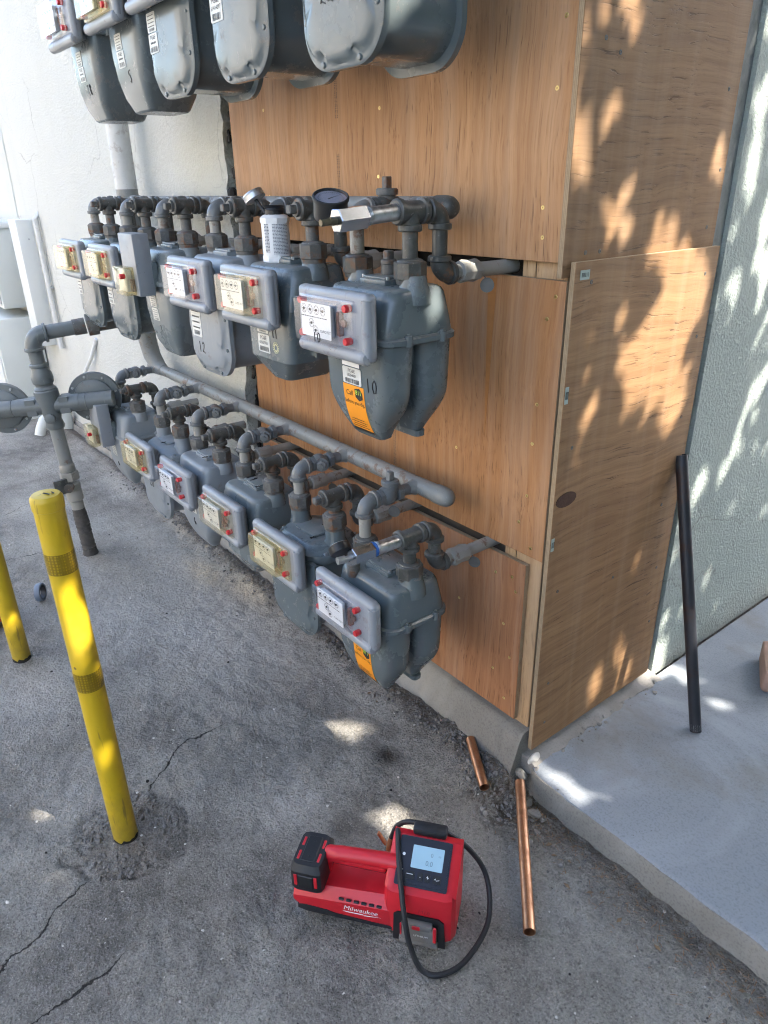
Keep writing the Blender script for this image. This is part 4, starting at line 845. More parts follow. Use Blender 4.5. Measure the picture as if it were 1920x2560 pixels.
P_('valve_handle', 'pipe', lambda q: q.cyl(F*.03+U*.36, F*.06+U*.36, .02).cyl(-A*.0+F*.055+U*.36-Vector((.02, .03, 0)), F*.055+U*.36+Vector((-.05, -.03, 0)), .01).box(F*.05-A*.03+U*.37, (.02, .06, .07), .006))
P_('union_hex', 'stub', lambda q: q.hexn((0, 0, .385), (0, 0, .425), .043, 6).lathe((0, 0, .425), (0, 0, 1), [(.03, 0), (.034, .006), (.034, .03), (.03, .036)], 16))
P_('riser_pipe', 'pipe_light', lambda q: q.cyl((0, 0, .45), (0, 0, .66), .03))
P_('cross_fitting', 'regulator', lambda q: q.lathe(U*.63, U, [(.036, 0), (.04, .01), (.036, .03), (.033, .04), (.045, .09), (.05, .13), (.05, .15), (.05, .17), (.046, .175)], 18).cyl(O-A*.13, O+A*.13, .038, 18).lathe(O-A*.09, A, [(.05, 0), (.05, .04), (.04, .045)], 4, phase=.78).lathe(O+A*.09, -A, [(.05, 0), (.05, .04), (.04, .045)], 4, phase=.78).lathe(O-U*.05+F*.02, F, [(.022, 0), (.022, .03), (.012, .034)], 12))
for s in (-1, 1):
    arm = P_('regulator_arm', 'regulator', lambda q: q.tube([O+A*s*.1, O+A*s*.24, O+A*s*(.27 if s > 0 else .42)], .036, 18).lathe(O+A*s*.155, A, [(.0355, 0), (.038, .002), (.038, .004), (.0355, .006)], 18))
    c = O+A*s*(.18 if s > 0 else .21)-F*.06+U*(.0 if s > 0 else -.01)
    ds = P_('diaphragm_housing', 'regulator', lambda q: q.lathe(c-F*.05, F, [(.05, 0), (.08, .02), (.112, .04), (.113, .055), (.111, .062), (.085, .064), (.083, .072), (.074, .078), (.05, .083), (.02, .085)], 36))
    for k in range(8):
        a = 2*math.pi*(k+.3)/8; p = c+F*.012+(A*math.cos(a)+U*math.sin(a))*.098
        cached('regbolt', 'bolt', 'bolt', ds, lambda q: q.hexn(Vector((0, 0, 0)), F*.006, .006, 6, .001)).location = p
P_('swage', 'regulator', lambda q: q.lathe(U*.8, U, [(.044, 0), (.046, .01), (.036, .02), (.036, .028), (.043, .035), (.045, .055), (.042, .075), (.034, .095), (.0335, .1), (.038, .104), (.038, .114), (.033, .118)], 18))
P_('upper_pipe', 'regulator', lambda q: q.cyl(U*.91, U*1.0, .03))
t.rotation_mode = 'QUATERNION'; t.rotation_quaternion = U.rotation_difference((U-A*.052).normalized())
d = Vector((.23, .973, .045)).normalized()
P_('top_elbow', 'regulator', lambda q: q.elbow(U*1.035, -U, d, .062, .034, .04, 18))
P_('wall_run', 'regulator', lambda q: q.cyl(U*1.035+d*.06, U*1.035+d*.2, .03))
P_('union', 'nut', lambda q: q.lathe(U*1.035+d*.17, d, [(.034, 0), (.034, .05)], 16).hexn(U*1.035+d*.225, U*1.035+d*.27, .046, 6).cyl(U*1.035+d*.27, U*1.035+d*.47, .034).cyl(U*1.035+d*.47, U*1.035+d*.57, .03))

# ------------------------------------------------------------------ test gauges on the two nearest outlets
xg = X_UP[0]+.093
t = thing('pressure_gauge', 'black round pressure gauge on chromed coupling in front of meter 10', 'gauge', (xg, YC-.034, 1.53), None, (R(4.2), 0, 0))
m = MB(); m.cyl((0, 0, 0), (0, -.085, 0), RP).lathe((0, -.07, 0), (0, -1, 0), [(RP+.0012*(k % 2), k*.002) for k in range(8)], 16); m.obj('nipple', 'galv', t)
m = MB(); m.hexn((0, -.082, 0), (0, -.15, 0), .0235, 6, .002, (.5, 0, .866)); m.obj('coupling', 'chrome', t)
m = MB(); m.cyl((0, -.15, 0), (0, -.163, 0), .008, 10).cyl((0, -.16, 0), (0, -.185, 0), .0065, 10); m.obj('valve_stem', plain('dull_brass_valve', (.16, .14, .1), .45, .8), t)
n = Vector((.36, -.12, .92)).normalized(); c = Vector((-.062, -.118, .012))
m = MB(); m.tube([(-.01, -.118, 0), (-.03, -.118, .0), (-.05, -.118, .004)], .008, 10); m.obj('stem', 'chrome', t)
m = MB(); m.lathe(c-n*.012, n, [(.031, 0), (.0335, .003), (.0335, .036), (.036, .037), (.036, .043), (.033, .0445), (.0315, .042), (.0315, .039)], 28, cap1=False); gb = m.obj('case', 'black', t)
m = MB(); m.lathe(c+n*.0265, n, [(.0315, 0), (.0315, .0005)], 28); dl = m.obj('dial', plain('grey_dial', (.33, .33, .38), .5, 0, .05), t)
gx, gy, _ = frame(n, (.6, .8, 0)); fg = lambda a, b: c+n*.0274+gx*a+gy*b; m = MB()
for k in range(28):
    a = R(-40+k*10); r0 = .021 if k % 4 else .018; m.add([fg(r0*math.cos(a), r0*math.sin(a)), fg(.0255*math.cos(a-.02), .0255*math.sin(a-.02)), fg(.0255*math.cos(a+.03), .0255*math.sin(a+.03))], [(0, 1, 2)])
m.add([fg(-.006, -.003), fg(-.004, -.006), fg(.02, .017)], [(0, 1, 2)]); m.obj('scale_marks', 'ink', dl)
m = MB(); m.lathe(c+n*.03, n, [(.0316, 0), (.0316, .0008)], 28); m.obj('lens', 'clear', t)
xg = X_LO[0]+.093
t = thing('test_coupling', 'shiny hex test coupling with small black gauge on the nearest lower meter', 'coupling', (xg, YC-.034, .788), None, (R(-1.5), 0, 0))
m = MB(); m.cyl((0, 0, 0), (0, -.085, 0), RP).lathe((0, -.066, 0), (0, -1, 0), [(RP+.0012*(k % 2), k*.002) for k in range(8)], 16); m.obj('nipple', 'galv', t)
m = MB(); m.lathe((0, -.074, 0), (0, -1, 0), [(RP+.002, 0), (RP+.003, .004), (RP+.002, .008)], 12); m.obj('thread_tape', plain('blue_thread_sealant', (.02, .12, .42), .5), t)
m = MB(); m.hexn((0, -.082, 0), (0, -.142, 0), .0215, 6, .002); m.obj('coupling', 'chrome', t)
m = MB(); m.cyl((0, -.142, 0), (0, -.165, 0), .007, 10).cyl((-.002, -.16, .0), (-.004, -.18, .0), .009, 10); m.obj('valve_stem', 'bolt', t)
m = MB(); m.lathe((-.03, -.15, .002), (-.75, .1, .65), [(.026, 0), (.027, .003), (.027, .018), (.0245, .02)], 24); m.obj('gauge_case', 'black', t)
m = MB(); m.lathe(Vector((-.03, -.15, .002))+Vector((-.75, .1, .65)).normalized()*.0203, (-.75, .1, .65), [(.023, 0), (.023, .0006)], 24); m.obj('gauge_dial', 'card', t)

# ------------------------------------------------------------------ can of pipe sealant on meter 11
zt0 = 1.28+.1235
t = thing('sealant_can', 'white can of pipe sealant with open brush cap standing on meter 11', 'can', (-.70, -.305, zt0-.003))
m = MB(); m.lathe((0, 0, 0), (0, 0, 1), [(.033, 0), (.0375, .003), (.0375, .014), (.036, .02)], 8, phase=.4).lathe((0, 0, .016), (0, 0, 1), [(.0355, 0), (.0355, .082)], 28).lathe((0, 0, .095), (0, 0, 1), [(.0365, 0), (.038, .004), (.038, .013), (.031, .019), (.024, .021)], 8, phase=.4); m.obj('can', plain('white_can', (.76, .78, .8), .38, 0, .04), t)
m = MB(); fn = lambda a, b: (.0358*math.cos(a/.0358), .0358*math.sin(a/.0358), b)
for k in range(22): dashes(m, fn, -.006, .093-k*.0033, .042, .0013, k)
for k in range(20): dashes(m, fn, -.044, .093-k*.0034, .014, .0022, k+40)
m.obj('fine_print', plain('grey_print', (.09, .11, .15), .6), t)
m = MB(); m.lathe((0, 0, .113), (0, 0, 1), [(.024, 0), (.024, .012), (.026, .014), (.024, .018), (.026, .021), (.022, .024)], 20, cap1=False); m.obj('neck', 'black', t)
nn = Vector((-.42, -.25, .87)).normalized(); cc = Vector((-.036, -.03, .15))
m = MB(); m.lathe(cc, nn, [(.026, 0), (.028, .001), (.027, .005), (.028, .008), (.027, .012), (.028, .015), (.026, .019), (.01, .018)], 24); cp = m.obj('cap', 'galv', t)
m = MB(); m.tube([cc, cc-nn*.02+Vector((.012, .005, -.01)), Vector((.0, 0, .1))], .005, 8); m.obj('brush', 'black', cp)

# ------------------------------------------------------------------ bollards
def bollard(x, y, h, label, bands, lean=(0, 0)):
    t = thing('bollard', label, 'bollard', (x, y, 0), 'yellow bollards', (lean[0], lean[1], 0)); r = .0312
    m = MB(); m.lathe((0, 0, -.1), (0, 0, 1), [(r, 0)]+[(r, .1+h*k/20) for k in range(20)]+[(r, .1+h-.02)], 32); m.obj('post', 'yellow', t, 30)
    m = MB(); m.lathe((0, 0, h-.03), (0, 0, 1), [(r+.0005, 0), (r+.0018, .001), (r+.0022, .02), (r+.0015, .027), (r-.003, .033), (r-.02, .036), (.002, .037)], 32); cp = m.obj('cap', 'yellow', t)
    if bands:
        m = MB(); m.box((.01, .0, h+.0072), (.018, .004, .0006), 0, 1, Matrix.Rotation(.5, 3, 'Z')); m.box((.012, .012, h+.0072), (.012, .003, .0006), 0, 1, Matrix.Rotation(.2, 3, 'Z')); m.obj('scuff', 'ink', cp)
    for z0, z1 in bands:
        m = MB(); m.lathe((0, 0, z0), (0, 0, 1), [(r+.0006, 0), (r+.0008, .001), (r+.0008, z1-z0-.001), (r+.0006, z1-z0)], 32, cap0=False, cap1=False); m.obj('reflective_band', 'band', t)
    q = random.Random(3); m = MB(); n_ = 28; a = [2*math.pi*k/n_ for k in range(n_)]
    m.loft([[((r+.0006)*math.cos(b), (r+.0006)*math.sin(b), -.02) for b in a], [((r+.0006)*math.cos(b), (r+.0006)*math.sin(b), .006+q.uniform(0, .012)) for b in a]], False, False); m.obj('base_scuff', 'tar', t)
    return t
bollard(BOL[0][0], BOL[0][1], 1.0, 'near yellow steel bollard with two reflective bands', [(.822, .872), (.505, .557)], (0, R(.1)))
bollard(BOL[1][0], BOL[1][1], .985, 'yellow bollard cut off by the left edge of the photo', [(.82, .87)], (0, R(.8)))

# ------------------------------------------------------------------ inflator tool
ua = math.atan2(.615, .789)
T = thing('cordless_inflator', 'red and black cordless tyre inflator with hose lying on the asphalt', 'inflator', (-.024, -.766, .002), None, (0, 0, ua))
def prof(q, pts, u0, u1, v_in=0): return q.prism(pts, lambda p: (u0, p[0], p[1]), lambda p: (u1, p[0], p[1]))
m = MB(); m.loft([[(u, v, w) for v, w in p] for u, p in ((-.014, [(.012, .042), (.0, .05), (.0, .064), (.016, .083), (.094, .083), (.11, .064), (.11, .05), (.098, .042)]), (.0, [(.0, .034), (-.003, .044), (-.003, .07), (.016, .092), (.1, .092), (.118, .07), (.118, .044), (.11, .034)]),
   (.2, [(.0, .026), (-.003, .034), (-.003, .082), (.02, .104), (.1, .104), (.118, .08), (.118, .034), (.11, .026)]), (.225, [(.0, .026), (-.003, .034), (-.003, .082), (.02, .104), (.1, .104), (.118, .08), (.118, .034), (.11, .026)]))])
bd = m.obj('body_shell', 'tool_red', T, 28)
m = MB(); m.loft([[(u, v, w) for v, w in ((.012-a, .001), (.004-a, .012), (-.0048-a, .024), (-.0046-a, tp_-.003), (.005, tp_), (.11, tp_), (.122+a, tp_-.003), (.112+a, .012), (.1, .001))] for u, a, tp_ in ((-.004, -.004, .046), (.02, 0, .046), (.07, 0, .044), (.09, 0, .036), (.225, 0, .034))]); m.obj('base', 'tool_black', T, 28)
m = MB(); m.tube([(.045, .06, .1), (.05, .06, .135), (.062, .06, .152), (.09, .06, .158), (.15, .06, .163), (.2, .06, .166), (.23, .06, .166)], [.019, .02, .019, .0175, .0175, .0185, .02], 14); m.box((.135, .06, .146), (.13, .03, .016), .005); hd = m.obj('handle', 'tool_red', T)
m = MB(); m.box((.135, .06, .137), (.13, .022, .008), .003); m.obj('grip_pad', 'tool_black', hd)
for k in range(6): cached('ventslot', 'vent_slot', 'black', bd, lambda q: q.box((.105, -.0005, .0855), (.012, .006, .0045), .001, 1)).location = (k*.018, 0, 0)
# nozzle caddy block
m = MB(); m.loft([[(u, v, w) for u, v in rr(hu, hv, .012, 2)] for hu, hv, w in ((0, 0, 0),)][:0] or [[(.022+a, .05+b, w) for a, b in rr(hu, hv, .014, 2)] for hu, hv, w in ((.038, .052, .088), (.04, .055, .096), (.04, .055, .15), (.034, .046, .166))]); ck = m.obj('nozzle_caddy', 'tool_black', T, 28)
for s in (-1, 1):
    for v in (.03, .068): m = MB(); m.box((.022+s*.0245, v, .1655), (.006, .024, .003), .001, 1); m.obj('red_insert', 'tool_red', ck)
    m = MB(); m.box((.022+s*.024, -.0048, .125), (.008, .003, .034), .001, 1); m.obj('red_insert', 'tool_red', ck)
m = MB(); m.box((.022, .05, .1672), (.034, .07, .002), .003, 1); m.obj('caddy_lid', 'black', ck)
m = MB(); m.box((.022, -.0058, .122), (.036, .003, .04), .003, 1); m.obj('caddy_panel', 'black', ck)
for v in (.03, .072): m = MB(); m.lathe((.022, v, .168), (0, 0, 1), [(.003, 0), (.003, .0012), (.0015, .0012)], 10); m.obj('screw', 'tool_black', ck)
# head
def sec(u, e=0): return [(u, v, w) for v, w in ((.012+e, .004), (-.004+e, .02), (-.006+e, .118), (.0+e, .146), (.012, .152+e*-.3), (.108, .207-e*.3), (.128, .2), (.148-e, .15), (.148-e, .02), (.14-e, .004))]
m = MB(); m.loft([sec(.206, .016), sec(.214, .004), sec(.226, 0), sec(.346, 0), sec(.36, .006), sec(.368, .02)]); he = m.obj('head_shell', 'tool_red', T, 28)
# battery bay: black recess frame and pack standing proud
m = MB(); m.prism([(.229, .004), (.231, .088), (.24, .096), (.334, .096), (.345, .086), (.35, .004)], lambda p: (p[0], -.0065, p[1]), lambda p: (p[0], -.0095, p[1])); bay = m.obj('battery_bay', 'black', T)
m = MB(); m.box((.289, -.012, .046), (.084, .02, .05), .008, 2); m.box((.289, -.014, .073), (.066, .018, .022), .006, 2); m.box((.289, -.012, .018), (.09, .018, .016), .005, 2); bt = m.obj('battery_pack', 'tool_grey', T)
for bx_, bs_ in (((.327, -.0215, .06), (.008, .003, .05)), ((.25, -.0215, .06), (.004, .003, .04))): m = MB(); m.box(bx_, bs_, .002, 1); m.obj('battery_latch', 'tool_red', bt)
m = MB(); m.box((.285, -.0232, .074), (.018, .002, .012), .002, 1); m.obj('battery_badge', 'tool_red', bt)
m = MB(); f = lambda a, b: (a, -.0236, b); put_text(m, 'LITHIUM', .0085, f, .296, .05); m.obj('battery_lettering', 'white', bt)
# control panel on the sloping face
pn = Vector((0, -.5, .866)); pn = Vector((0, -(.207-.152), (.108-.012))).normalized(); pd = Vector((0, .096, .055)).normalized(); po = Vector((.286, .06, .1795))
fp = lambda a, b, o=0.0: po+Vector((1, 0, 0))*a+pd*b+pn*o
m = MB(); m.prism(rr(.06, .052, .004, 3), lambda p: fp(p[0], p[1], -.002), lambda p: fp(p[0], p[1], .003)); m.prism(rr(.052, .044, .004, 3), lambda p: fp(p[0]+.004, p[1]-.002, .002), lambda p: fp(p[0]+.004, p[1]-.002, .0045)); pa = m.obj('control_panel', 'tool_panel', T)
m = MB(); m.prism(rr(.036, .024, .002, 2), lambda p: fp(p[0]+.008, p[1]+.011, .0045), lambda p: fp(p[0]+.008, p[1]+.011, .0054)); lcd = m.obj('screen', plain('lcd_glass', (.36, .56, .68), .18, 0, .04, 20), T)
m = MB(); f = lambda a, b: fp(a, b, .0058); put_text(m, '0', .012, f, .017, .018); put_text(m, '0.0', .0155, f, .013, .0, sx=.9); put_text(m, 'PSI', .005, f, .035, .018); m.obj('readout', plain('lcd_segments', (.16, .25, .33), .4), lcd)
for x, w_ in ((-.027, .022), (-.003, .012), (.014, .012), (.035, .018)): m = MB(); m.prism(rr(w_/2, .0085, .002, 2), lambda p: fp(p[0]+x, p[1]-.029, .0045), lambda p: fp(p[0]+x, p[1]-.029, .0065)); bt_ = m.obj('button', 'black', T)
m = MB(); f = lambda a, b: fp(a, b, .007); put_text(m, '-', .012, f, -.003, -.029); put_text(m, '+', .013, f, .014, -.029); m.box(fp(-.027, -.027, .0068), (.014, .0015, .0006), 0, 1); m.tube([fp(.029, -.03, .007), fp(.032, -.027, .007), fp(.034, -.031, .007), fp(.041, -.029, .007)], .0006, 5); m.obj('button_marks', 'white', pa)
m = MB(); m.lathe(fp(-.047, .012, .0045), pn, [(.0035, 0), (.0035, .0006), (.002, .0006)], 12); m.box(fp(-.047, -.02, .005), (.007, .0015, .0008)); m.obj('panel_icons', 'white', pa)
# lettering and bolt emblem
m = MB(); f = lambda a, b: (a, -.0037, b); put_text(m, 'Milwaukee', .0205, f, .152, .063, .22, .93); m.obj('lettering', 'white', bd)
m = MB(); m.prism([(.108, .051), (.158, .0525), (.156, .0505), (.2, .053), (.16, .0475), (.162, .0495), (.12, .0485)], lambda p: (p[0], -.0034, p[1]), lambda p: (p[0], -.0038, p[1])); m.obj('bolt_emblem', 'white', bd)
m = MB(); f = lambda a, b: (a, -.0066, b); put_text(m, 'M18', .015, f, .3, .107, .1); m.obj('embossed_lettering', plain('dark_red_emboss', (.36, .008, .016), .5), he)
m = MB(); m.box((.29, .125, .214), (.08, .03, .022), .007, 2); m.obj('rear_hook', 'tool_black', T)
# hose and chuck
def bez(pts, n=10):
    out = []; P = [Vector(p) for p in pts]; P = [P[0]*2-P[1]]+P+[P[-1]*2-P[-2]]
    for i in range(1, len(P)-2):
        for k in range(n):
            s = k/n; a, b, c_, d_ = P[i-1], P[i], P[i+1], P[i+2]
            out.append(.5*((2*b)+(c_-a)*s+(2*a-5*b+4*c_-d_)*s*s+(3*b-a-3*c_+d_)*s**3))
    return out+[P[-2]]
HOSE = [(.208, .145, .1), (.208, .135, .16), (.215, .11, .208), (.225, .07, .19), (.24, .02, .172), (.262, -.035, .12), (.28, -.058, .06), (.31, -.074, .014), (.352, -.07, .008), (.4, -.025, .008), (.438, .06, .03), (.425, .13, .085), (.38, .145, .15), (.31, .142, .2), (.24, .145, .205), (.205, .148, .18), (.19, .145, .14)]
m = MB(); m.tube(bez(HOSE), .0062, 10); tag(m.obj('hose', 'rubber', T), 'black rubber hose looped over the front')
m = MB(); m.tube([(.19, .15, .135), (.185, .145, .115), (.183, .142, .1)], .007, 10); ch = m.obj('chuck', plain('brass_chuck', (.5, .33, .16), .4, .9), T)
m = MB(); m.box((.165, .15, .125), (.006, .012, .04), .002, 1, Matrix.Rotation(-.5, 3, 'Y')); m.obj('chuck_lever', plain('copper_lever', (.5, .2, .1), .4, .8), ch)

# ------------------------------------------------------------------ loose pipes
def loose(name, label, a, b, ro, ri, mat, cat, extra=None):
    a, b = Vector(a), Vector(b); t = thing(name, label, cat, a); m = MB(); m.pipe((0, 0, 0), b-a, ro, ri, 24); m.obj('tube', mat, t, 40); return t, (b-a)
loose('copper_pipe_offcut', 'short copper tube offcut lying on the asphalt by the footing', (-.168, -.062, .03), (-.014, -.157, .017), .0143, .013, 'copper', 'copper pipe')
loose('copper_pipe', 'long copper tube lying between the inflator and the kerb', (.04, -.068, .022), (.353, -.383, .0135), .0145, .0132, 'copper', 'copper pipe')
t, dv = loose('black_iron_pipe', 'black steel pipe leaning against the green stucco wall', (.253, .485, .046), (.020, .556, .862), .0172, .0135, 'black_pipe', 'steel pipe')
m = MB(); m.lathe(dv*.006, dv, [(.0165+.0008*(k % 2), k*.0018) for k in range(12)], 18); m.obj('thread', 'bolt', t)

# ------------------------------------------------------------------ small things
t = thing('tape_roll', 'grey tape roll standing on edge between the two bollards', 'tape roll', (-1.93, -.862, .002))
ax = Vector((.80, -.6, .0)).normalized()*1.0; ax = Vector((.55, .83, .05)).normalized()
m = MB(); m.lathe(Vector((0, 0, .039))-ax*.011, ax, [(.03, 0), (.038, 0), (.039, .002), (.039, .02), (.038, .022), (.03, .022), (.029, .011), (.03, 0)], 32, cap0=False, cap1=False); m.obj('roll', plain('grey_tape', (.16, .19, .24), .35), t)
m = MB(); m.lathe(Vector((0, 0, .039))-ax*.0112, ax, [(.0285, 0), (.0305, 0), (.0305, .0224), (.0285, .0224), (.0285, 0)], 32, cap0=False, cap1=False); m.obj('core', 'black', t)
t = thing('tool_case', 'red tool case barely showing at the left edge behind the bollard', 'tool case', (-1.865, -1.035, 0), None, (0, 0, R(52)))
m = MB(); m.box((-.12, 0, .05), (.28, .16, .07), .012); m.obj('lid', plain('orange_red_case', (.5, .05, .02), .45), t); m = MB(); m.box((-.12, 0, .014), (.29, .17, .018), .006); m.obj('base', 'tag', t)
m = MB(); m.tube([(-.2, -.06, .085), (-.19, -.06, .11), (-.05, -.06, .11), (-.04, -.06, .085)], .008, 8); m.obj('handle', 'black', t)
RV = {}
def rock(mb, c, s, seed, sub=2):
    g = random.Random(seed); key = (seed % 14, sub)
    if key not in RV:
        h = random.Random(seed % 14); bm = bmesh.new(); bmesh.ops.create_icosphere(bm, subdivisions=sub, radius=1); vs = []
        pl = [(Vector((h.uniform(-1, 1), h.uniform(-1, 1), h.uniform(-1, 1))).normalized(), h.uniform(.45, .8)) for _ in range(9)]
        for v in bm.verts:
            p = v.co.copy()
            for n_, d_ in pl:
                e = p.dot(n_)-d_
                if e > 0: p -= n_*e
            vs.append(tuple(p))
        bm.verts.index_update(); RV[key] = (np.array(vs), [tuple(v.index for v in f_.verts) for f_ in bm.faces]); bm.free()
    v, f = RV[key]; a = g.uniform(0, 6.28); ca, sa = math.cos(a), math.sin(a); x, y, z = v[:, 0]*s[0], v[:, 1]*s[1], v[:, 2]*s[2]
    return mb.add(np.stack([x*ca-y*sa+c[0], x*sa+y*ca+c[1], z+c[2]], 1).tolist(), f)
m = MB(); m.box((.285, .93, .085), (.1, .2, .085), .012, 2, Matrix.Rotation(R(28), 3, 'Z')); q = random.Random(6); m.v = [(a+q.uniform(-.004, .004), b+q.uniform(-.004, .004), c) for a, b, c in m.v]
tag(m.obj('brick', 'brick'), 'weathered pink brick at the right edge of the walkway', 'brick')
for c, s, lab, mt_ in (((.115, -.088, -.018), (.022, .018, .014), 'angular blue grey stone in the hole beside the copper pipe', 'chunk'), ((.012, -.032, .012), (.024, .017, .012), 'broken concrete chunk at the foot of the plywood corner', 'chunk'), ((.025, .006, .052), (.012, .03, .02), 'pale splinter of wood wedged under the side plywood', 'pale_chip'), ((.075, -.075, -.022), (.032, .014, .012), 'flat tan stone half under the long copper pipe', 'footing')):
    m = MB(); rock(m, (0, 0, 0), s, hash(lab[:5]) % 7+int(s[0]*1e4)); o = tag(m.obj('loose_stone', mt_, None, 20), lab, 'stone'); o.location = c
# grit, rubble, litter: uncountable
def zat(x, y):
    i = min(nx-1, max(0, int(np.searchsorted(XS, x)))); j = min(ny-1, max(0, int(np.searchsorted(YS, y)))); return float(Z[j, i])
g = random.Random(12)
def scatter(name, mat, n, fn, s0, s1, label, flat=.7, sub=1):
    m = MB()
    for k in range(n):
        x, y = fn(); s = s0+(s1-s0)*g.random()**3; z = zat(x, y) if not (x > .03 and y > -.03) else .045; rock(m, (x, y, z+s*.2), (s, s*g.uniform(.5, 1), s*flat), k, sub)
    o = m.obj(name, mat, None, 25); return tag(o, label, 'gravel', None, 'stuff')
scatter('gravel', 'stone', 2600, lambda: (-3.2*g.random()**1.3-.02, -.085+g.gauss(0, .03)), .002, .011, 'dark crumbled asphalt and soil along the wall foot')
scatter('rubble', 'chunk', 420, lambda: ((.06+g.gauss(0, .07), -.12+g.gauss(0, .045)) if g.random() < .6 else (.012+abs(g.gauss(0, .025)), .02+g.random()*.6)), .002, .013, 'broken concrete rubble by the corner and under the side plywood')
scatter('kerb_grit', 'stone', 900, lambda: (.02+g.random()*.95, -.06-abs(g.gauss(0, .07))), .0015, .007, 'dark grit along the kerb foot')
scatter('patch_grit', 'stone', 420, lambda: (BOL[0][0]+.035*0+math.cos(k_:=g.uniform(0, 6.3))*(r_:=.06+.075*g.random()), BOL[0][1]+math.sin(k_)*r_), .0015, .011, 'loose stones in the broken patch around the near bollard')
scatter('pale_litter', 'pale_chip', 520, lambda: (-2.6+3.4*g.random(), -1.35+1.3*g.random()), .0008, .0065, 'tiny pale chips scattered over the asphalt', .4)
scatter('dark_crumbs', 'tar', 200, lambda: (-2.6+3.4*g.random(), -1.35+1.3*g.random()), .001, .008, 'small black crumbs scattered over the asphalt', .6)
m = MB()
for k in range(330):
    x = .05+g.random()*.9; y = -.055-abs(g.gauss(0, .05))-.12*(g.random() < .25)*g.random(); a = g.uniform(0, 3.14); l = g.uniform(.005, .018); z = zat(x, y)+.003
    m.tube([(x, y, z), (x+l*math.cos(a)*.5, y+l*math.sin(a)*.5, z+.002), (x+l*math.cos(a), y+l*math.sin(a), z)], .0006, 4, False)
tag(m.obj('dry_needles', 'straw'), 'brown dry needles gathered along the kerb', 'needles', None, 'stuff')
m = MB()
for k in range(30):
    x, y = (-3.0*g.random(), -.1+g.gauss(0, .04)) if g.random() < .55 else (.05+g.random()*.8, -.09-abs(g.gauss(0, .06))); z = zat(x, y)+.006; a = g.uniform(0, 6.3); l = g.uniform(.005, .011); ca, sa = math.cos(a)*l, math.sin(a)*l; h = g.uniform(.001, .006)
    m.add([(x-ca, y-sa, z), (x+sa*.45, y-ca*.45, z+h), (x+ca, y+sa, z+.001), (x-sa*.45, y+ca*.45, z+h*.5)], [(0, 1, 2, 3)])
tag(m.obj('leaf_litter', plain('dead_leaves', (.2, .135, .08), .8, 0, .4, 30)), 'small dead leaves along the wall foot and kerb', 'leaves', None, 'stuff')
m = MB(); xk = (.215, -.075); m.tube([(xk[0], xk[1], zat(*xk)+.008), (xk[0]+.03, xk[1]-.005, zat(*xk)+.006), (xk[0]+.06, xk[1]+.012, zat(*xk)+.005)], .0016, 6); rock(m, (xk[0]-.004, xk[1], zat(*xk)+.01), (.008, .007, .006), 3)
tag(m.obj('twig', 'bark'), 'thin twig with a bud lying along the kerb', 'twig')

# ------------------------------------------------------------------ tree that dapples the corner
E1 = Vector((-math.sin(R(SUN_AZ)), math.cos(R(SUN_AZ)), 0)); E2 = SV.cross(E1)
def uv(p): p = Vector(p); return p.dot(E1), p.dot(E2)
SPOTS = [((.01, .035, 1.669), .06, .065), ((.01, .174, 1.541), .045, .065), ((.01, .106, 1.558), .02, .025), ((0, -.005, 1.88), .014, .04), ((0, .135, 1.88), .014, .04), ((.01, .3, 1.45), .035, .06),
 ((.01, .4, 1.36), .075, .12), ((.01, .5, 1.3), .055, .09), ((.01, .33, 1.19), .12, .12), ((.01, .42, 1.17), .085, .13), ((.01, .48, 1.04), .055, .08), ((.01, .19, 1.25), .014, .05), ((.01, .09, 1.22), .01, .04), ((.01, .09, 1.04), .02, .05), ((.01, .15, 1.1), .012, .03), ((.01, .545, 1.62), .02, .04),
 ((.01, .3, .19), .06, .06), ((.01, .43, .15), .04, .05), ((.01, .37, .29), .015, .03), ((.01, .4, .54), .012, .012), ((.01, .255, .7), .012, .02), ((.01, .2, .9), .012, .02),
 ((-.478, -.311, 0), .06, .045), ((-.096, -.415, 0), .06, .05),
 ((.112, -.001, .045), .045, .025), ((.04, .008, .045), .03, .015), ((.2, .013, .045), .025, .014), ((.02, .66, .045), .05, .03), ((.1, .712, .045), .05, .035), ((.0, .57, .045), .03, .02), ((.235, .66, .045), .03, .012),
 ((-.48, -1.02, .74), .06, .075), ((-.475, -1.03, .66), .035, .05), ((-.475, -1.03, .3), .025, .025), ((-1.51, -1.04, .36), .05, .1), ((-1.51, -1.04, .22), .05, .05), ((-1.51, -1.04, .5), .04, .06),
 ((-.17, -.26, 1.33), .03, .035), ((-.19, -.3, 1.31), .009, .012), ((0, .66, .24), .02, .07), ((0, .74, .13), .03, .06), ((0, .66, .5), .012, .03)]
SP = [(*uv(p), a, b) for p, a, b in SPOTS]
g = random.Random(31)
def stucco_hit(u, v):
    # where the ray through (u, v) meets the side wall plane x = 0
    p = E1*u+E2*v; k = -p.x/SV.x; q = p+SV*k; return q
def keep(u, v, mg=.024):  # holes shaped into the crown along sun rays, so chosen spots are lit
    for su, sv, a, b in SP:
        if ((u-su)/(a*.74+mg))**2+((v-sv)/(b*.74+mg))**2 < 1: return 0.0
    q = stucco_hit(u, v)
    if .62 < q.y < 3 and q.z > .05:
        d = math.sin(q.y*9+q.z*4)+math.sin(q.z*7-q.y*5+1.3)
        return .2 if (q.z > .75 and d > -.5) else (.42 if q.z > .55 else .62)
    return 1.0
m = MB(); verts = []; faces = []
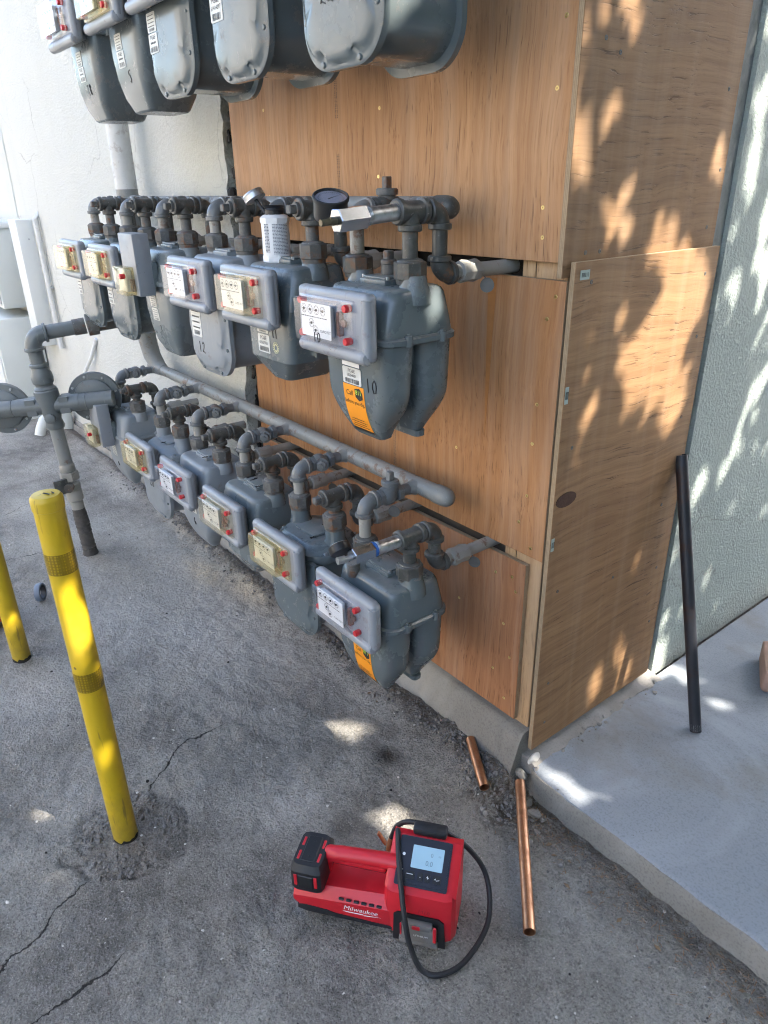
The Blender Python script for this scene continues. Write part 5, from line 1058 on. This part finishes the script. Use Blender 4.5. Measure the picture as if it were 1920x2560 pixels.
def leaf(c, L, W):
    a = g.uniform(0, 6.283); ti = g.uniform(-.7, .7); d = (E1*math.cos(a)+E2*math.sin(a)); s = (E2*math.cos(a)-E1*math.sin(a)); nrm = SV
    d = (d*math.cos(ti)+nrm*math.sin(ti)); s = (s*math.cos(ti*.6)+nrm*math.sin(ti*.6)*.8); o = len(verts)
    up = nrm*.012
    verts.extend([c-d*L*.5, c-d*L*.12+s*W*.5+up, c+d*L*.22+s*W*.42+up, c+d*L*.5, c+d*L*.22-s*W*.42+up, c-d*L*.12-s*W*.5+up]); faces.extend([(o, o+1, o+2, o+3), (o, o+3, o+4, o+5)])
cs = [uv(p) for p in ((-2.6, -1.6, 0), (1.5, -1.6, 0), (1.6, .1, 0), (0, 2.2, 2.6), (0, -.3, 2.6), (-.6, -.6, 2.3), (1.5, 1.6, 0), (-2.6, -.2, 1.2))]
u0, u1 = min(c[0] for c in cs)-.3, max(c[0] for c in cs)+.4; v0, v1 = min(c[1] for c in cs)-.3, max(c[1] for c in cs)+.3
st = .06; nu, nv = int((u1-u0)/st), int((v1-v0)/st)
for layer in range(4):
    for i in range(nu):
        for j in range(nv):
            u, v = u0+(i+g.random())*st, v0+(j+g.random())*st
            if g.random() > keep(u, v): continue
            tt = 3.4+1.8*g.random()+.5*math.sin(u*2.1)+.4*math.cos(v*1.7); p = E1*u+E2*v
            leaf(p+SV*(tt-p.dot(SV)*0), .125*g.uniform(.75, 1.2), .066*g.uniform(.8, 1.2))
for k in range(11000):     # crown extended over the alley and the walkway to block overhead sky
    x = g.uniform(-2.2, 6.5); y = g.uniform(-3.6, 2.5)
    if x < -.3 and y > -.4: continue
    if g.random() < .35*max(0, min(1, (.3-x)/2.5)): continue
    p = Vector((x, y, 4.0+g.random()*1.9+.3*math.sin(x*2.3+y*1.7))); u, v = uv(p)
    if u0 < u < u1 and v0 < v < v1 and g.random() > keep(u, v, .075): continue
    leaf(p, .21*g.uniform(.75, 1.2), .125*g.uniform(.8, 1.2))
me = bpy.data.meshes.new('crown'); me.from_pydata([tuple(v) for v in verts], [], faces); me.materials.append(MAT['leaf'])
tree = thing('shade_tree', 'leafy tree over the corner that casts the dappled shade', 'tree', (5.2, 3.6, 0)); cr = link('crown', me, tree); cr.location = (-5.2, -3.6, 0)
ctr = sum(verts, Vector())/len(verts)-Vector((5.2, 3.6, 0)); q = MB(); q.tube([(0, 0, -.1), (.03, 0, 1), (-.05, .03, 2.2), (-.2, -.1, 3.0)], [.19, .15, .13, .11], 12)
for k in range(14):
    e = ctr+E1*g.uniform(-1.6, 1.6)+E2*g.uniform(-1, 1)+SV*.6; b = Vector((-.15, -.05, 2.3+.1*k)); q.tube([b, b.lerp(e, .35)+Vector((0, 0, .35)), b.lerp(e, .7)+Vector((0, 0, .25)), e], [.07, .05, .03, .012], 8)
q.obj('trunk', 'bark', tree)

# ------------------------------------------------------------------ added unseen building behind the viewer, bounces light onto the front wall
ob = thing('bounce_building', 'unseen warm white building added behind the viewer to bounce light', 'building', (-6, -8.5, 0))
m = MB(); m.box((0, 0, 2.4), (14, 4, 4.8), .03, 1); m.obj('wall', 'bounce_wall', ob); m = MB(); m.box((0, 0, 4.86), (14.3, 4.3, .12)); m.obj('roof', 'roof', ob)

# ------------------------------------------------------------------ added unseen building right of the viewer, blocks low sky
ob = thing('sky_block_building', 'unseen dark green building added right of the walkway to block sky light', 'building', (6.6, 1.0, 0))
m = MB(); m.box((0, 0, 1.5), (3.6, 16, 3.0), .03, 1); m.obj('wall', plain('sky_block_green', (.12, .16, .13), .8), ob); m = MB(); m.box((0, 0, 3.05), (3.9, 16.3, .1)); m.obj('roof', 'roof', ob)
